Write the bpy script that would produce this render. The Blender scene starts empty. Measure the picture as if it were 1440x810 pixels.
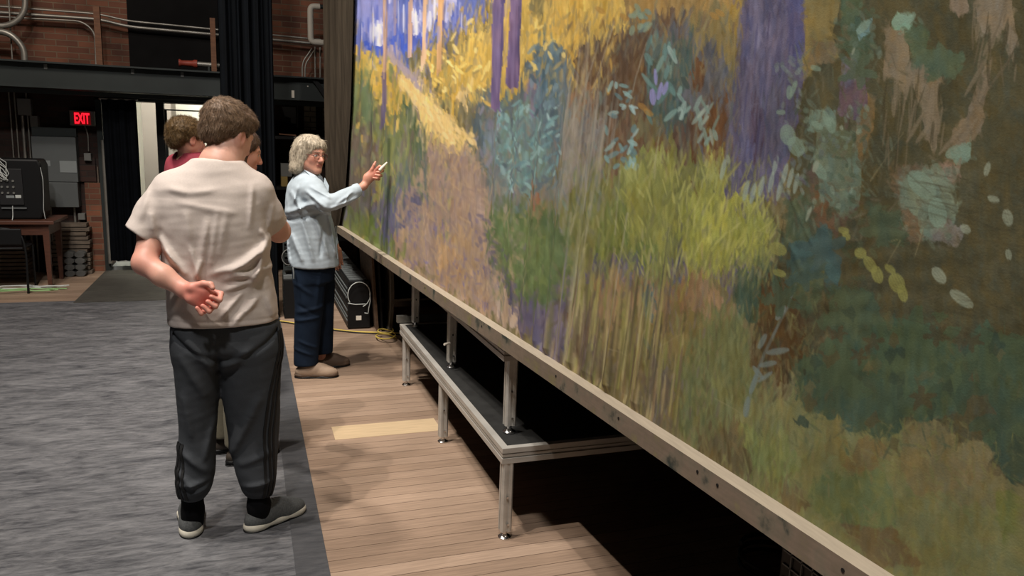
import bpy, bmesh, math, random
import numpy as np
from mathutils import Vector, Matrix
scene = bpy.context.scene
COL = scene.collection
R_ = math.radians
random.seed(4)

# ================================================================ camera
FPX, CAMH = 1080.0, 1.62                     # focal length in px of a 1440 px wide frame, lens height in metres
YAW, ROLL, PITCH = math.atan(378/1080), .035, math.atan(203/1080)
_F0 = np.array([math.sin(YAW), math.cos(YAW), 0]); _R0 = np.array([math.cos(YAW), -math.sin(YAW), 0]); _U0 = np.array([0, 0, 1.])
CF = _F0*math.cos(PITCH)-_U0*math.sin(PITCH); _U = _F0*math.sin(PITCH)+_U0*math.cos(PITCH)
CR = _R0*math.cos(ROLL)+_U*math.sin(ROLL); CU = _U*math.cos(ROLL)-_R0*math.sin(ROLL)
CP = np.array([0, 0, CAMH])
def at(x, y, axis, val):
    """point where the sight line of photo pixel (x, y) meets the plane axis = val (0 X, 1 Y, 2 Z)"""
    d = CR*(x-720)+CU*(405-y)+CF*FPX
    return CP+d*((val-CP[axis])/d[axis])
def measure(P):
    v = P-CP; z = v@CF
    return 720+FPX*(v@CR)/z, 405-FPX*(v@CU)/z
cam_d = bpy.data.cameras.new('camera'); cam = bpy.data.objects.new('camera', cam_d); COL.objects.link(cam)
cam_d.sensor_width = 36; cam_d.lens = 36*FPX/1440; cam_d.clip_start = .05; cam_d.clip_end = 60
cam.matrix_world = Matrix(((CR[0], CU[0], -CF[0], CP[0]), (CR[1], CU[1], -CF[1], CP[1]), (CR[2], CU[2], -CF[2], CP[2]), (0, 0, 0, 1)))
scene.camera = cam

# ================================================================ light and exposure
vs = scene.view_settings
vs.view_transform = 'Standard'; vs.look = 'None'; vs.gamma = 1; vs.use_curve_mapping = False; vs.exposure = -.16
scene.display_settings.display_device = 'sRGB'
world = bpy.data.worlds.new('world'); scene.world = world; world.use_nodes = True
world.node_tree.nodes['Background'].inputs[0].default_value = (.5, .55, .6, 1)
world.node_tree.nodes['Background'].inputs[1].default_value = .02
def lamp(name, kind, loc, target, power, color=(1, 1, 1), **kw):
    d = bpy.data.lights.new(name, kind); d.energy = power; d.color = color
    for k, v in kw.items(): setattr(d, k, v)
    o = bpy.data.objects.new(name, d); COL.objects.link(o); o.location = loc
    o.rotation_euler = (Vector(target)-Vector(loc)).to_track_quat('-Z', 'Y').to_euler()
    return o
WARM = (1, .91, .82)
lamp('stage_light_a', 'SPOT', (-2.4, 1.3, 8.2), (.2, 3.8, 0), 1250, WARM, spot_size=R_(80), spot_blend=.6, shadow_soft_size=.05)
lamp('stage_light_b', 'SPOT', (-1.3, 2.4, 8.2), (.3, 4.6, 0), 900, WARM, spot_size=R_(80), spot_blend=.6, shadow_soft_size=.05)
lamp('cloth_light', 'SPOT', (-2.0, 4.3, 8.0), (.9, 5.3, 1.6), 1900, (1, .93, .84), spot_size=R_(52), spot_blend=.9, shadow_soft_size=.2)
lamp('fill_light', 'AREA', (-2.0, 2.2, 8.6), (.4, 3.2, 0), 150, (1, .96, .92), size=.8)  # soft overhead fill, added to lift the cloth and the people
lamp('front_light', 'AREA', (-.9, -1.6, 8.2), (.1, 3.6, .6), 330, (1, .96, .92), size=.5)
lamp('gallery_light', 'AREA', (-2.2, 7.0, 4.2), (-1.7, 9.8, 2.9), 26, (1, .84, .68), size=.8)
lamp('corridor_light', 'AREA', (-.8, 10.5, 2.75), (-.7, 12.2, 1.2), 150, (1, .97, .85), size=1.2)

# ================================================================ helpers
def link(o, parent=None):
    COL.objects.link(o)
    if parent is not None:
        o.parent = parent
        o.matrix_parent_inverse = Matrix.Translation(-Vector(parent.location))
    return o
def tag(o, label=None, cat=None, group=None, kind=None):
    if label: o['label'] = label
    if cat: o['category'] = cat
    if group: o['group'] = group
    if kind: o['kind'] = kind
    return o
def thing(name, loc, label, cat, group=None):
    o = bpy.data.objects.new(name, None); o.location = loc; o.empty_display_size = .1
    COL.objects.link(o); return tag(o, label, cat, group)
class MB:
    """collects simple solids and links them as one mesh object"""
    def __init__(s): s.v = []; s.f = []
    def add(s, vs, fs):
        n = len(s.v); s.v += [tuple(map(float, p)) for p in vs]; s.f += [tuple(i+n for i in f) for f in fs]; return s
    def box(s, a, b, rot=0, piv=None):
        x0, y0, z0 = a; x1, y1, z1 = b
        P = [(x0, y0, z0), (x1, y0, z0), (x1, y1, z0), (x0, y1, z0), (x0, y0, z1), (x1, y0, z1), (x1, y1, z1), (x0, y1, z1)]
        if rot:
            cx, cy = piv or ((x0+x1)/2, (y0+y1)/2); c, n = math.cos(rot), math.sin(rot)
            P = [(cx+(p[0]-cx)*c-(p[1]-cy)*n, cy+(p[0]-cx)*n+(p[1]-cy)*c, p[2]) for p in P]
        return s.add(P, [(0, 3, 2, 1), (4, 5, 6, 7), (0, 1, 5, 4), (1, 2, 6, 5), (2, 3, 7, 6), (3, 0, 4, 7)])
    def hexa(s, P): return s.add(P, [(0, 3, 2, 1), (4, 5, 6, 7), (0, 1, 5, 4), (1, 2, 6, 5), (2, 3, 7, 6), (3, 0, 4, 7)])
    def rings(s, rings, caps=True, closed=False):
        n = len(rings[0]); P = [p for r in rings for p in r]; F = []
        m = len(rings)
        for i in range(m if closed else m-1):
            for j in range(n):
                k = (j+1) % n; i2 = (i+1) % m
                F.append((i*n+j, i*n+k, i2*n+k, i2*n+j))
        if caps and not closed:
            F.append(tuple(range(n))[::-1]); F.append(tuple((m-1)*n+j for j in range(n)))
        return s.add(P, F)
    def tube(s, pts, r, n=10, caps=True, closed=False):
        pts = [Vector(p) for p in pts]; rr = r if isinstance(r, (list, tuple)) else [r]*len(pts); rings = []
        prev = None
        for i, p in enumerate(pts):
            if closed: t = pts[(i+1) % len(pts)]-pts[i-1]
            else: t = pts[min(i+1, len(pts)-1)]-pts[max(i-1, 0)]
            t.normalize()
            a = prev if prev is not None else (Vector((0, 0, 1)) if abs(t.z) < .9 else Vector((1, 0, 0)))
            a = (a-t*a.dot(t)).normalized(); prev = a; b = t.cross(a)
            rings.append([p+(a*math.cos(2*math.pi*j/n)+b*math.sin(2*math.pi*j/n))*rr[i] for j in range(n)])
        return s.rings(rings, caps, closed)
    def cyl(s, a, b, r, n=16): return s.tube([a, b], r, n)
    def lathe(s, c, prof, n=20):
        return s.rings([[(c[0]+r*math.cos(2*math.pi*j/n), c[1]+r*math.sin(2*math.pi*j/n), c[2]+z) for j in range(n)] for r, z in prof])
    def prism(s, poly, axis, a, b):
        """2D outline extruded along axis ('x','y','z') from a to b"""
        def q(u, v, w): return {'x': (w, u, v), 'y': (u, w, v), 'z': (u, v, w)}[axis]
        n = len(poly); P = [q(u, v, a) for u, v in poly]+[q(u, v, b) for u, v in poly]
        F = [tuple(range(n)), tuple(range(n, 2*n))[::-1]]+[(j, j+n, (j+1) % n+n, (j+1) % n) for j in range(n)]
        return s.add(P, F)
    def build(s, name, m, parent=None, smooth=False, bevel=0):
        me = bpy.data.meshes.new(name); me.from_pydata(s.v, [], s.f); me.update()
        bm = bmesh.new(); bm.from_mesh(me)
        bmesh.ops.recalc_face_normals(bm, faces=bm.faces); bm.to_mesh(me); bm.free()
        if smooth:
            me.polygons.foreach_set('use_smooth', [True]*len(me.polygons))
            try: me.set_sharp_from_angle(angle=R_(42))
            except Exception: pass
        me.materials.append(m)
        o = bpy.data.objects.new(name, me); link(o, parent)
        if bevel:
            b = o.modifiers.new('bevel', 'BEVEL'); b.width = bevel; b.segments = 2; b.limit_method = 'ANGLE'
        return o
def lin(c): return tuple(((x/255+.055)/1.055)**2.4 if x > 10 else x/255/12.92 for x in c)+(1,)
def mat(name, color, rough=.6, metal=0, noise=None, bump=None, spec=.5, attr=None, emit=None, coat=0):
    """noise = (scale, amount, (sx,sy,sz)); bump = (scale, strength, distance, (sx,sy,sz))"""
    m = bpy.data.materials.new(name); m.use_nodes = True; nt = m.node_tree; N = nt.nodes; L = nt.links
    b = N['Principled BSDF']; c = lin(color)
    b.inputs['Base Color'].default_value = c; b.inputs['Roughness'].default_value = rough; b.inputs['Metallic'].default_value = metal
    b.inputs['Specular IOR Level'].default_value = spec; b.inputs['Coat Weight'].default_value = coat
    tc = N.new('ShaderNodeTexCoord')
    def nz(scale, st, detail=5):
        mp = N.new('ShaderNodeMapping'); mp.inputs['Scale'].default_value = st; L.new(tc.outputs['Object'], mp.inputs[0])
        n = N.new('ShaderNodeTexNoise'); n.inputs['Scale'].default_value = scale; n.inputs['Detail'].default_value = detail
        L.new(mp.outputs[0], n.inputs['Vector']); return n
    src = None
    if attr:
        a = N.new('ShaderNodeAttribute'); a.attribute_name = attr; src = a.outputs['Color']; L.new(src, b.inputs['Base Color'])
    if noise:
        n = nz(noise[0], noise[2] if len(noise) > 2 else (1, 1, 1))
        mr = N.new('ShaderNodeMapRange'); mr.inputs[1].default_value = .25; mr.inputs[2].default_value = .75
        mr.inputs[3].default_value = 1-noise[1]; mr.inputs[4].default_value = 1+noise[1]; L.new(n.outputs[0], mr.inputs[0])
        mx = N.new('ShaderNodeVectorMath'); mx.operation = 'SCALE'
        if src is not None: L.new(src, mx.inputs[0])
        else: mx.inputs[0].default_value = c[:3]
        L.new(mr.outputs[0], mx.inputs['Scale']); L.new(mx.outputs[0], b.inputs['Base Color'])
    if bump:
        n = nz(bump[0], bump[3] if len(bump) > 3 else (1, 1, 1), 4); bp = N.new('ShaderNodeBump')
        bp.inputs['Strength'].default_value = bump[1]; bp.inputs['Distance'].default_value = bump[2]
        L.new(n.outputs[0], bp.inputs['Height']); L.new(bp.outputs[0], b.inputs['Normal'])
    if emit:
        b.inputs['Emission Color'].default_value = lin(emit[0]); b.inputs['Emission Strength'].default_value = emit[1]
    return m
# ---------------------------------------------------------------- the painted cloth: artwork raster
AU0, AU1, AV0, AV1 = 440, 1500, -60, 860          # extent of the artwork raster
AW, AH = AU1-AU0, AV1-AV0
def _noise(w, h, sx, sy, seed):
    """smooth value noise, feature size sx by sy"""
    r = np.random.RandomState(seed)
    gw, gh = int(w/sx)+3, int(h/sy)+3
    g = r.rand(gh, gw)
    x = np.arange(w)/sx; y = np.arange(h)/sy
    xi = x.astype(int); yi = y.astype(int)
    fx = x-xi; fy = y-yi
    fx = fx*fx*(3-2*fx); fy = fy*fy*(3-2*fy)
    a = g[yi][:, xi]; b = g[yi][:, xi+1]; c = g[yi+1][:, xi]; d = g[yi+1][:, xi+1]
    fx = fx[None, :]; fy = fy[:, None]
    return (a*(1-fx)+b*fx)*(1-fy)+(c*(1-fx)+d*fx)*fy - .5
def _in_poly(px, py, poly):
    ins = np.zeros(px.shape, bool)
    n = len(poly)
    for i in range(n):
        x0, y0 = poly[i]; x1, y1 = poly[(i+1) % n]
        if y0 == y1: continue
        c = ((y0 > py) != (y1 > py)) & (px < (x1-x0)*(py-y0)/(y1-y0)+x0)
        ins ^= c
    return ins
def make_artwork():
    rs = np.random.RandomState(7)
    img = np.zeros((AH, AW, 3), np.float32)
    img[:] = (96, 88, 62)
    yy, xx = np.mgrid[0:AH, 0:AW].astype(np.float32)
    rg = np.clip((xx+AU0-1090)/60, 0, 1)
    wx = _noise(AW, AH, 26, 40, 1)*12 + _noise(AW, AH, 5, 14, 2)*6
    wyl = _noise(AW, AH, 20, 50, 3)*22 + _noise(AW, AH, 4, 46, 4)*34 + _noise(AW, AH, 2.2, 22, 14)*16
    wyr = _noise(AW, AH, 26, 40, 3)*14 + _noise(AW, AH, 6, 9, 4)*9
    wy = wyl*(1-rg)+wyr*rg
    WX, WY = xx+AU0+wx, yy+AV0+wy
    SX, SY = xx+AU0+wx*.2, yy+AV0+wy*.2
    tone = _noise(AW, AH, 3, 26, 5)*34*(1-rg*.7) + _noise(AW, AH, 9, 12, 15)*14 + _noise(AW, AH, 40, 60, 6)*18
    tone2 = _noise(AW, AH, 9, 22, 8)
    def P(col, poly, rough=1.0, alpha=1.0, var=1.0):
        us = [p[0] for p in poly]; vs = [p[1] for p in poly]
        m = 30
        a0 = max(0, int(min(us))-AU0-m); a1 = min(AW, int(max(us))-AU0+m)
        b0 = max(0, int(min(vs))-AV0-m); b1 = min(AH, int(max(vs))-AV0+m)
        if a1 <= a0 or b1 <= b0: return
        X = (WX*rough + (xx+AU0)*(1-rough))[b0:b1, a0:a1]; Y = (WY*rough+(yy+AV0)*(1-rough))[b0:b1, a0:a1]
        k = _in_poly(X, Y, poly)
        c = np.array(col, np.float32)
        t = tone[b0:b1, a0:a1][..., None]*var*(.35+c/255)
        t2 = tone2[b0:b1, a0:a1]
        new = c + t + np.stack([t2*14, t2*2, -t2*14], -1)*var
        sub = img[b0:b1, a0:a1]
        sub[k] = sub[k]*(1-alpha)+new[k]*alpha
    def stroke(u, v, L, W, ang, col, alpha=.8):
        """one loaded brush stroke: tapering, streaked along its length"""
        r = int(L/2+W+2)
        cx, cy = u-AU0, v-AV0
        a0 = max(0, int(cx-r)); a1 = min(AW, int(cx+r)); b0 = max(0, int(cy-r)); b1 = min(AH, int(cy+r))
        if a1 <= a0 or b1 <= b0: return
        X = xx[b0:b1, a0:a1]-cx; Y = yy[b0:b1, a0:a1]-cy
        ca, sa = math.cos(ang), math.sin(ang)
        s = X*ca+Y*sa; t = -X*sa+Y*ca
        hw = W/2*np.sqrt(np.clip(1-(2*s/L)**2, 0, 1))
        m = np.clip(hw-np.abs(t)+.5, 0, 1)*(np.abs(s) < L/2)
        m = m*alpha*(.9+.1*np.sin(t*1.7+u))
        sub = img[b0:b1, a0:a1]
        sub += (np.array(col, np.float32)-sub)*m[..., None]
    def line(pts, w0, w1, col, alpha=.85):
        n = len(pts)-1
        a0 = max(0, int(min(p[0] for p in pts)-AU0-12)); a1 = min(AW, int(max(p[0] for p in pts)-AU0+12))
        b0 = max(0, int(min(p[1] for p in pts)-AV0-12)); b1 = min(AH, int(max(p[1] for p in pts)-AV0+12))
        if a1 <= a0 or b1 <= b0: return
        X = xx[b0:b1, a0:a1]+AU0; Y = yy[b0:b1, a0:a1]+AV0
        m = np.zeros(X.shape, np.float32)
        for i in range(n):
            (x0, y0), (x1, y1) = pts[i], pts[i+1]
            L2 = (x1-x0)**2+(y1-y0)**2+1e-6
            t = np.clip(((X-x0)*(x1-x0)+(Y-y0)*(y1-y0))/L2, 0, 1)
            d = np.hypot(X-x0-t*(x1-x0), Y-y0-t*(y1-y0))
            f = (i+t)/n
            m = np.maximum(m, np.clip((w0+(w1-w0)*f)/2-d+.5, 0, 1))
        m *= alpha*(.7+.6*tone2[b0:b1, a0:a1]+.0)
        m = np.clip(m, 0, 1)[..., None]
        sub = img[b0:b1, a0:a1]
        sub += (np.array(col, np.float32)-sub)*m
    def leafy(n, box, cols, L=(8, 18), W=(3, 6), ang=(-2.2, -.9), alpha=.85):
        for i in range(n):
            u = rs.uniform(box[0], box[2]); v = rs.uniform(box[1], box[3])
            c = cols[rs.randint(len(cols))]
            j = rs.uniform(-10, 10)
            stroke(u, v, rs.uniform(*L), rs.uniform(*W), rs.uniform(*ang), (c[0]+j, c[1]+j, c[2]+j), alpha)
    # --- big masses
    P((112, 102, 66), [(440, -60), (1500, -60), (1500, 860), (440, 860)], var=.8)
    P((88, 100, 168), [(440, -90), (760, -90), (690, 5), (640, 50), (610, 72), (570, 80), (500, 78), (440, 90)])
    P((160, 158, 196), [(590, -60), (650, -60), (645, 5), (628, 20), (612, 40), (596, 42)])
    P((120, 122, 176), [(500, -60), (560, -60), (560, 20), (530, 45), (500, 50)])
    P((62, 82, 172), [(508, 62), (540, 50), (600, 40), (650, 20), (660, 30), (600, 62), (560, 80), (512, 78)])
    P((186, 184, 210), [(524, 28), (534, 28), (534, 62), (520, 62)], .4)
    P((180, 180, 208), [(580, 14), (593, 14), (594, 46), (582, 50)], .4)
    # ground left of the path
    P((128, 118, 66), [(440, 78), (500, 72), (560, 85), (600, 200), (600, 330), (560, 400), (440, 400)])
    P((196, 160, 70), [(500, 72), (525, 78), (560, 100), (570, 120), (585, 170), (575, 185), (545, 170), (530, 130), (505, 110)])
    P((184, 152, 66), [(528, 110), (552, 120), (560, 150), (568, 185), (560, 195), (545, 165), (530, 140)])
    P((104, 116, 78), [(498, 105), (525, 110), (530, 150), (545, 190), (555, 230), (530, 235), (500, 200)])
    P((84, 100, 72), [(565, 140), (578, 130), (590, 170), (600, 205), (606, 300), (560, 330), (545, 250), (560, 200)])
    P((112, 118, 70), [(530, 165), (575, 170), (580, 240), (560, 300), (545, 280), (525, 230)])
    P((100, 88, 76), [(478, 150), (525, 170), (530, 240), (530, 300), (520, 330), (478, 310)])
    P((86, 98, 90), [(545, 250), (600, 220), (606, 290), (570, 330), (548, 345), (535, 320)])
    P((92, 88, 112), [(520, 280), (560, 270), (590, 260), (596, 300), (575, 330), (560, 350), (548, 345), (520, 330)])
    P((108, 116, 66), [(480, 292), (515, 300), (545, 330), (570, 360), (560, 380), (520, 355), (480, 326)])
    P((98, 110, 50), [(500, 305), (530, 310), (545, 345), (520, 350)])
    # right hand bank of yellow leaves
    P((196, 158, 62), [(596, 104), (640, 58), (700, 2), (760, -90), (960, -90), (900, 20), (850, 55), (836, 100), (790, 118), (740, 105), (700, 150), (662, 160), (648, 158), (625, 138)])
    P((142, 124, 72), [(612, 82), (650, 50), (700, 12), (712, 0), (705, 30), (670, 58), (640, 92), (615, 104)])
    P((120, 114, 86), [(640, 150), (670, 132), (700, 150), (700, 200), (672, 208)])
    P((150, 128, 66), [(655, 60), (672, 74), (664, 90), (648, 84)])
    P((216, 176, 74), [(655, 50), (690, 30), (690, 80), (664, 116), (655, 100)])
    P((214, 172, 66), [(735, 40), (775, 5), (815, -30), (835, 0), (800, 50), (760, 75), (738, 92)])
    P((132, 118, 70), [(740, 30), (775, -10), (790, -60), (740, -60)])
    P((150, 118, 62), [(860, -60), (1040, -60), (1040, 20), (960, 30), (880, 30)])
    P((206, 160, 56), [(770, 10), (815, -10), (818, 50), (800, 80), (790, 84), (780, 60)])
    P((206, 176, 116), [(645, 135), (665, 125), (662, 148), (648, 152)])
    # far path, light path, near path
    P((142, 128, 142), [(540, 62), (552, 60), (574, 92), (592, 112), (600, 122), (585, 120), (556, 100), (545, 86)], .6)
    P((150, 134, 130), [(556, 92), (580, 100), (612, 136), (600, 136), (570, 118)], .6)
    P((206, 176, 128), [(558, 112), (584, 110), (604, 128), (600, 150), (588, 152), (575, 130), (560, 122)], .5)
    P((212, 178, 98), [(584, 122), (602, 130), (622, 150), (648, 182), (668, 206), (664, 214), (640, 212), (616, 200), (600, 190), (594, 165), (586, 145)], .6)
    P((196, 164, 110), [(586, 150), (596, 172), (606, 200), (600, 206), (592, 180)], .6)
    P((148, 122, 104), [(602, 196), (640, 214), (668, 214), (676, 236), (692, 268), (690, 300), (684, 320), (684, 352), (694, 372), (706, 396), (722, 424), (736, 456), (700, 452), (640, 420), (584, 382), (556, 368), (556, 330), (575, 312), (600, 285), (606, 250), (604, 220)], .8)
    P((160, 134, 110), [(560, 318), (600, 300), (612, 340), (590, 380), (560, 362)], .8)
    P((166, 134, 98), [(612, 320), (680, 330), (690, 372), (664, 400), (610, 380)], .8)
    P((150, 120, 92), [(628, 372), (672, 400), (700, 440), (650, 420), (620, 394)], .8)
    P((168, 144, 122), [(690, 372), (712, 410), (724, 450), (736, 470), (700, 448), (680, 400)], .8)
    P((104, 94, 126), [(672, 358), (690, 360), (702, 384), (694, 392), (680, 376)])
    P((92, 84, 108), [(706, 400), (740, 420), (775, 440), (790, 470), (800, 520), (775, 510), (740, 480), (722, 440)])
    for (u, v, a, b) in [(668, 416, 9, 5), (678, 422, 6, 9), (645, 372, 8, 5), (622, 330, 4, 12), (612, 316, 5, 8), (580, 314, 12, 6), (655, 396, 10, 5), (598, 376, 7, 5), (560, 330, 4, 10)]:
        P((112, 98, 132), [(u-a, v), (u, v-b), (u+a, v), (u, v+b)], .7)
    # teal and grey shrubs right of the path
    P((92, 104, 108), [(664, 158), (700, 140), (760, 80), (790, 60), (800, 130), (790, 200), (770, 260), (700, 270), (676, 232), (668, 200)])
    P((84, 108, 118), [(748, 66), (762, 42), (776, 60), (786, 100), (790, 190), (770, 230), (748, 200), (742, 130)])
    P((98, 132, 130), [(702, 170), (720, 150), (745, 150), (765, 190), (770, 240), (740, 265), (715, 255), (700, 220)])
    P((108, 100, 128), [(740, 118), (755, 122), (752, 160), (740, 150)])
    P((110, 122, 132), [(690, 160), (704, 170), (704, 220), (690, 240), (680, 210)])
    P((114, 116, 106), [(690, 262), (740, 268), (790, 250), (830, 240), (850, 300), (800, 340), (740, 300), (696, 302)])
    P((88, 106, 62), [(684, 292), (720, 288), (760, 300), (800, 318), (806, 380), (800, 430), (770, 436), (742, 420), (716, 394), (700, 370), (682, 350), (680, 318)])
    P((98, 118, 66), [(700, 310), (740, 320), (770, 350), (770, 400), (740, 410), (706, 370)])
    P((126, 112, 74), [(730, 272), (780, 286), (790, 310), (742, 300)])
    P((140, 96, 70), [(745, 262), (760, 262), (762, 285), (748, 290)])
    P((122, 114, 106), [(786, 200), (800, 130), (830, 110), (850, 180), (850, 260), (800, 300), (786, 250)])
    P((98, 76, 56), [(800, 70), (836, 60), (900, 30), (960, 20), (920, 110), (900, 160), (860, 180), (830, 150), (806, 120)])
    P((130, 96, 66), [(796, 110), (815, 96), (836, 108), (830, 160), (806, 150)])
    P((112, 84, 60), [(840, 170), (880, 160), (900, 230), (870, 260), (845, 230)])
    P((92, 92, 96), [(900, 60), (960, 30), (1042, 20), (1035, 240), (1000, 250), (960, 210), (920, 170)])
    P((128, 112, 66), [(955, 18), (1044, 10), (1040, 120), (1020, 70), (970, 60)])
    P((150, 122, 52), [(1026, 0), (1044, 0), (1040, 60), (1028, 40)])
    P((104, 72, 46), [(960, 82), (985, 76), (994, 100), (986, 122), (970, 130), (956, 108)])
    P((106, 72, 44), [(980, 180), (1000, 150), (1024, 150), (1022, 210), (990, 214), (950, 232), (940, 250), (946, 200)])
    P((98, 76, 60), [(940, 160), (965, 160), (980, 190), (960, 220), (944, 210)])
    P((74, 92, 84), [(905, 70), (940, 56), (968, 60), (976, 110), (950, 130), (965, 170), (940, 180), (908, 150), (902, 100)])
    P((96, 124, 118), [(908, 60), (930, 58), (938, 90), (925, 115), (906, 90)])
    P((112, 84, 54), [(890, 200), (940, 200), (960, 250), (940, 300), (900, 270), (880, 240)])
    # olive and lime meadow
    P((114, 116, 62), [(790, 290), (860, 230), (940, 205), (1000, 240), (1060, 270), (1094, 300), (1100, 340), (1080, 370), (1020, 385), (940, 400), (860, 380), (800, 420)])
    P((132, 134, 60), [(868, 232), (905, 208), (942, 212), (950, 290), (930, 350), (880, 340), (862, 300)])
    P((146, 148, 58), [(958, 262), (1010, 262), (1062, 280), (1088, 300), (1086, 330), (1064, 350), (1010, 378), (960, 392), (945, 350), (950, 300)])
    P((160, 160, 62), [(964, 282), (1020, 282), (1042, 300), (1020, 330), (970, 330)])
    P((150, 152, 72), [(990, 212), (1012, 215), (1018, 250), (1000, 262), (985, 240)])
    P((106, 116, 52), [(836, 300), (876, 296), (890, 330), (870, 372), (840, 366)])
    P((104, 118, 54), [(880, 340), (920, 344), (925, 372), (890, 380)])
    P((118, 114, 56), [(800, 330), (830, 310), (832, 400), (810, 440), (800, 400)])
    P((92, 84, 102), [(820, 375), (842, 366), (870, 376), (850, 392), (826, 392)])
    P((96, 90, 108), [(860, 362), (900, 370), (925, 372), (905, 388), (866, 384)])
    P((90, 90, 108), [(936, 362), (952, 356), (964, 380), (962, 404), (940, 400)])
    P((94, 86, 98), [(1004, 388), (1040, 374), (1070, 372), (1050, 392), (1020, 402)])
    P((104, 94, 112), [(775, 400), (800, 400), (806, 470), (790, 500), (775, 460)])
    P((138, 108, 72), [(830, 390), (900, 388), (990, 396), (1010, 420), (1020, 450), (960, 452), (860, 460), (840, 430)])
    P((150, 118, 78), [(850, 384), (880, 384), (870, 440), (850, 440)])
    P((86, 100, 90), [(902, 400), (922, 394), (924, 430), (906, 440)])
    P((102, 84, 68), [(800, 440), (840, 430), (850, 500), (830, 530), (800, 520)])
    P((118, 104, 56), [(830, 450), (960, 430), (1010, 440), (1040, 480), (1000, 600), (930, 590), (860, 545)])
    P((96, 88, 92), [(905, 500), (940, 500), (950, 560), (930, 590), (900, 570)], alpha=.6)
    P((104, 108, 62), [(955, 500), (1010, 430), (1046, 440), (1060, 560), (1080, 640), (1000, 640), (950, 600)])
    P((112, 112, 66), [(970, 600), (1060, 560), (1300, 560), (1330, 640), (1500, 700), (1500, 900), (1260, 840), (1050, 690)])
    # big trunk
    P((88, 84, 112), [(1046, -80), (1140, -80), (1136, 60), (1126, 160), (1104, 240), (1094, 275), (1018, 278), (1030, 160), (1040, 60)], .35)
    P((104, 100, 128), [(1062, -80), (1080, -80), (1066, 60), (1054, 170), (1040, 230), (1046, 120)], .3, .7)
    P((72, 74, 128), [(1112, -80), (1136, -80), (1130, 60), (1118, 120), (1108, 60)], .5, .5)
    P((82, 80, 96), [(1084, 100), (1130, 90), (1112, 190), (1104, 230), (1060, 230), (1066, 160)], .8, .8)
    P((80, 58, 72), [(1060, 140), (1074, 160), (1076, 200), (1064, 240), (1052, 200)], .8, .6)
    # dark olive right half
    P((80, 76, 50), [(1140, -80), (1500, -80), (1500, 700), (1330, 640), (1290, 600), (1160, 560), (1080, 500), (1060, 440), (1090, 380), (1110, 300), (1112, 200), (1136, 100)])
    P((128, 112, 62), [(1136, -70), (1186, -70), (1180, 10), (1170, 50), (1186, 80), (1160, 84), (1140, 104), (1130, 100)], .7)
    P((116, 100, 68), [(1140, 60), (1184, 60), (1178, 84), (1150, 90), (1136, 104)], .7)
    P((120, 106, 80), [(1245, 40), (1276, 44), (1282, 90), (1330, 108), (1326, 180), (1312, 220), (1300, 150), (1286, 110), (1270, 130), (1262, 110), (1246, 108)], .9)
    P((128, 112, 90), [(1336, -40), (1366, -40), (1362, 20), (1350, 26), (1336, 16)], .7)
    P((122, 108, 84), [(1380, -40), (1432, -40), (1436, 60), (1422, 76), (1420, 40), (1400, 56), (1396, 44), (1382, 50), (1374, 30)], .9)
    P((112, 98, 74), [(1402, 80), (1400, 120), (1390, 148), (1384, 180), (1350, 220), (1330, 240), (1336, 200), (1356, 170), (1376, 140), (1392, 100)], .9)
    P((114, 94, 58), [(1210, 124), (1232, 132), (1232, 180), (1220, 210), (1206, 258), (1198, 262), (1206, 200)], .6)
    P((96, 78, 88), [(1186, 100), (1222, 110), (1224, 140), (1206, 170), (1180, 160), (1182, 120)], .9)
    P((100, 98, 112), [(1186, 78), (1204, 78), (1208, 110), (1190, 116)], .9)
    P((78, 92, 62), [(1178, -60), (1222, -60), (1218, 20), (1200, 40), (1184, 30)], .9)
    P((70, 88, 66), [(1184, 24), (1230, 30), (1232, 70), (1210, 90), (1190, 62)], .9)
    P((110, 146, 122), [(1258, 26), (1266, 16), (1288, 22), (1286, 40), (1270, 46), (1256, 40)], .5)
    P((92, 124, 122), [(1208, 40), (1232, 24), (1228, 44), (1212, 56)], .5)
    P((76, 92, 66), [(1278, 42), (1300, 32), (1312, 46), (1306, 80), (1290, 84), (1276, 62)], .6)
    P((82, 98, 72), [(1286, 72), (1316, 70), (1356, 72), (1362, 96), (1350, 110), (1310, 106), (1288, 92)], .7)
    P((104, 88, 64), [(1260, 230), (1290, 228), (1320, 235), (1300, 340), (1280, 340), (1270, 280), (1254, 260)], .8)
    P((122, 100, 82), [(1320, 230), (1352, 228), (1344, 260), (1326, 268)], .8)
    P((92, 74, 56), [(1130, 240), (1200, 230), (1210, 290), (1175, 330), (1140, 300)], .9)
    P((104, 78, 52), [(1140, 262), (1180, 268), (1172, 322), (1150, 318)], .9)
    # teal leaves
    P((98, 116, 96), [(1142, 150), (1176, 156), (1180, 180), (1162, 190), (1140, 178)], .8)
    P((96, 112, 92), [(1152, 190), (1200, 186), (1214, 230), (1208, 290), (1180, 300), (1150, 270), (1146, 230)], .8)
    P((88, 96, 70), [(1150, 180), (1206, 186), (1202, 220), (1170, 226)], .8)
    P((104, 118, 96), [(1272, 246), (1320, 232), (1344, 262), (1346, 300), (1340, 330), (1322, 344), (1300, 340), (1288, 300), (1270, 280)], .8)
    P((114, 108, 96), [(1326, 312), (1366, 320), (1350, 340), (1310, 344)], .8)
    P((100, 124, 106), [(1338, 208), (1370, 200), (1372, 224), (1346, 228)], .6)
    P((76, 88, 62), [(1104, 280), (1138, 275), (1142, 345), (1108, 345)], .8)
    P((74, 86, 60), [(1222, 280), (1270, 300), (1276, 340), (1240, 352), (1224, 320)], .8)
    P((62, 84, 78), [(1112, 340), (1140, 340), (1150, 322), (1170, 322), (1168, 350), (1184, 380), (1176, 402), (1140, 400), (1132, 406), (1114, 396), (1112, 370)], .7)
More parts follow.
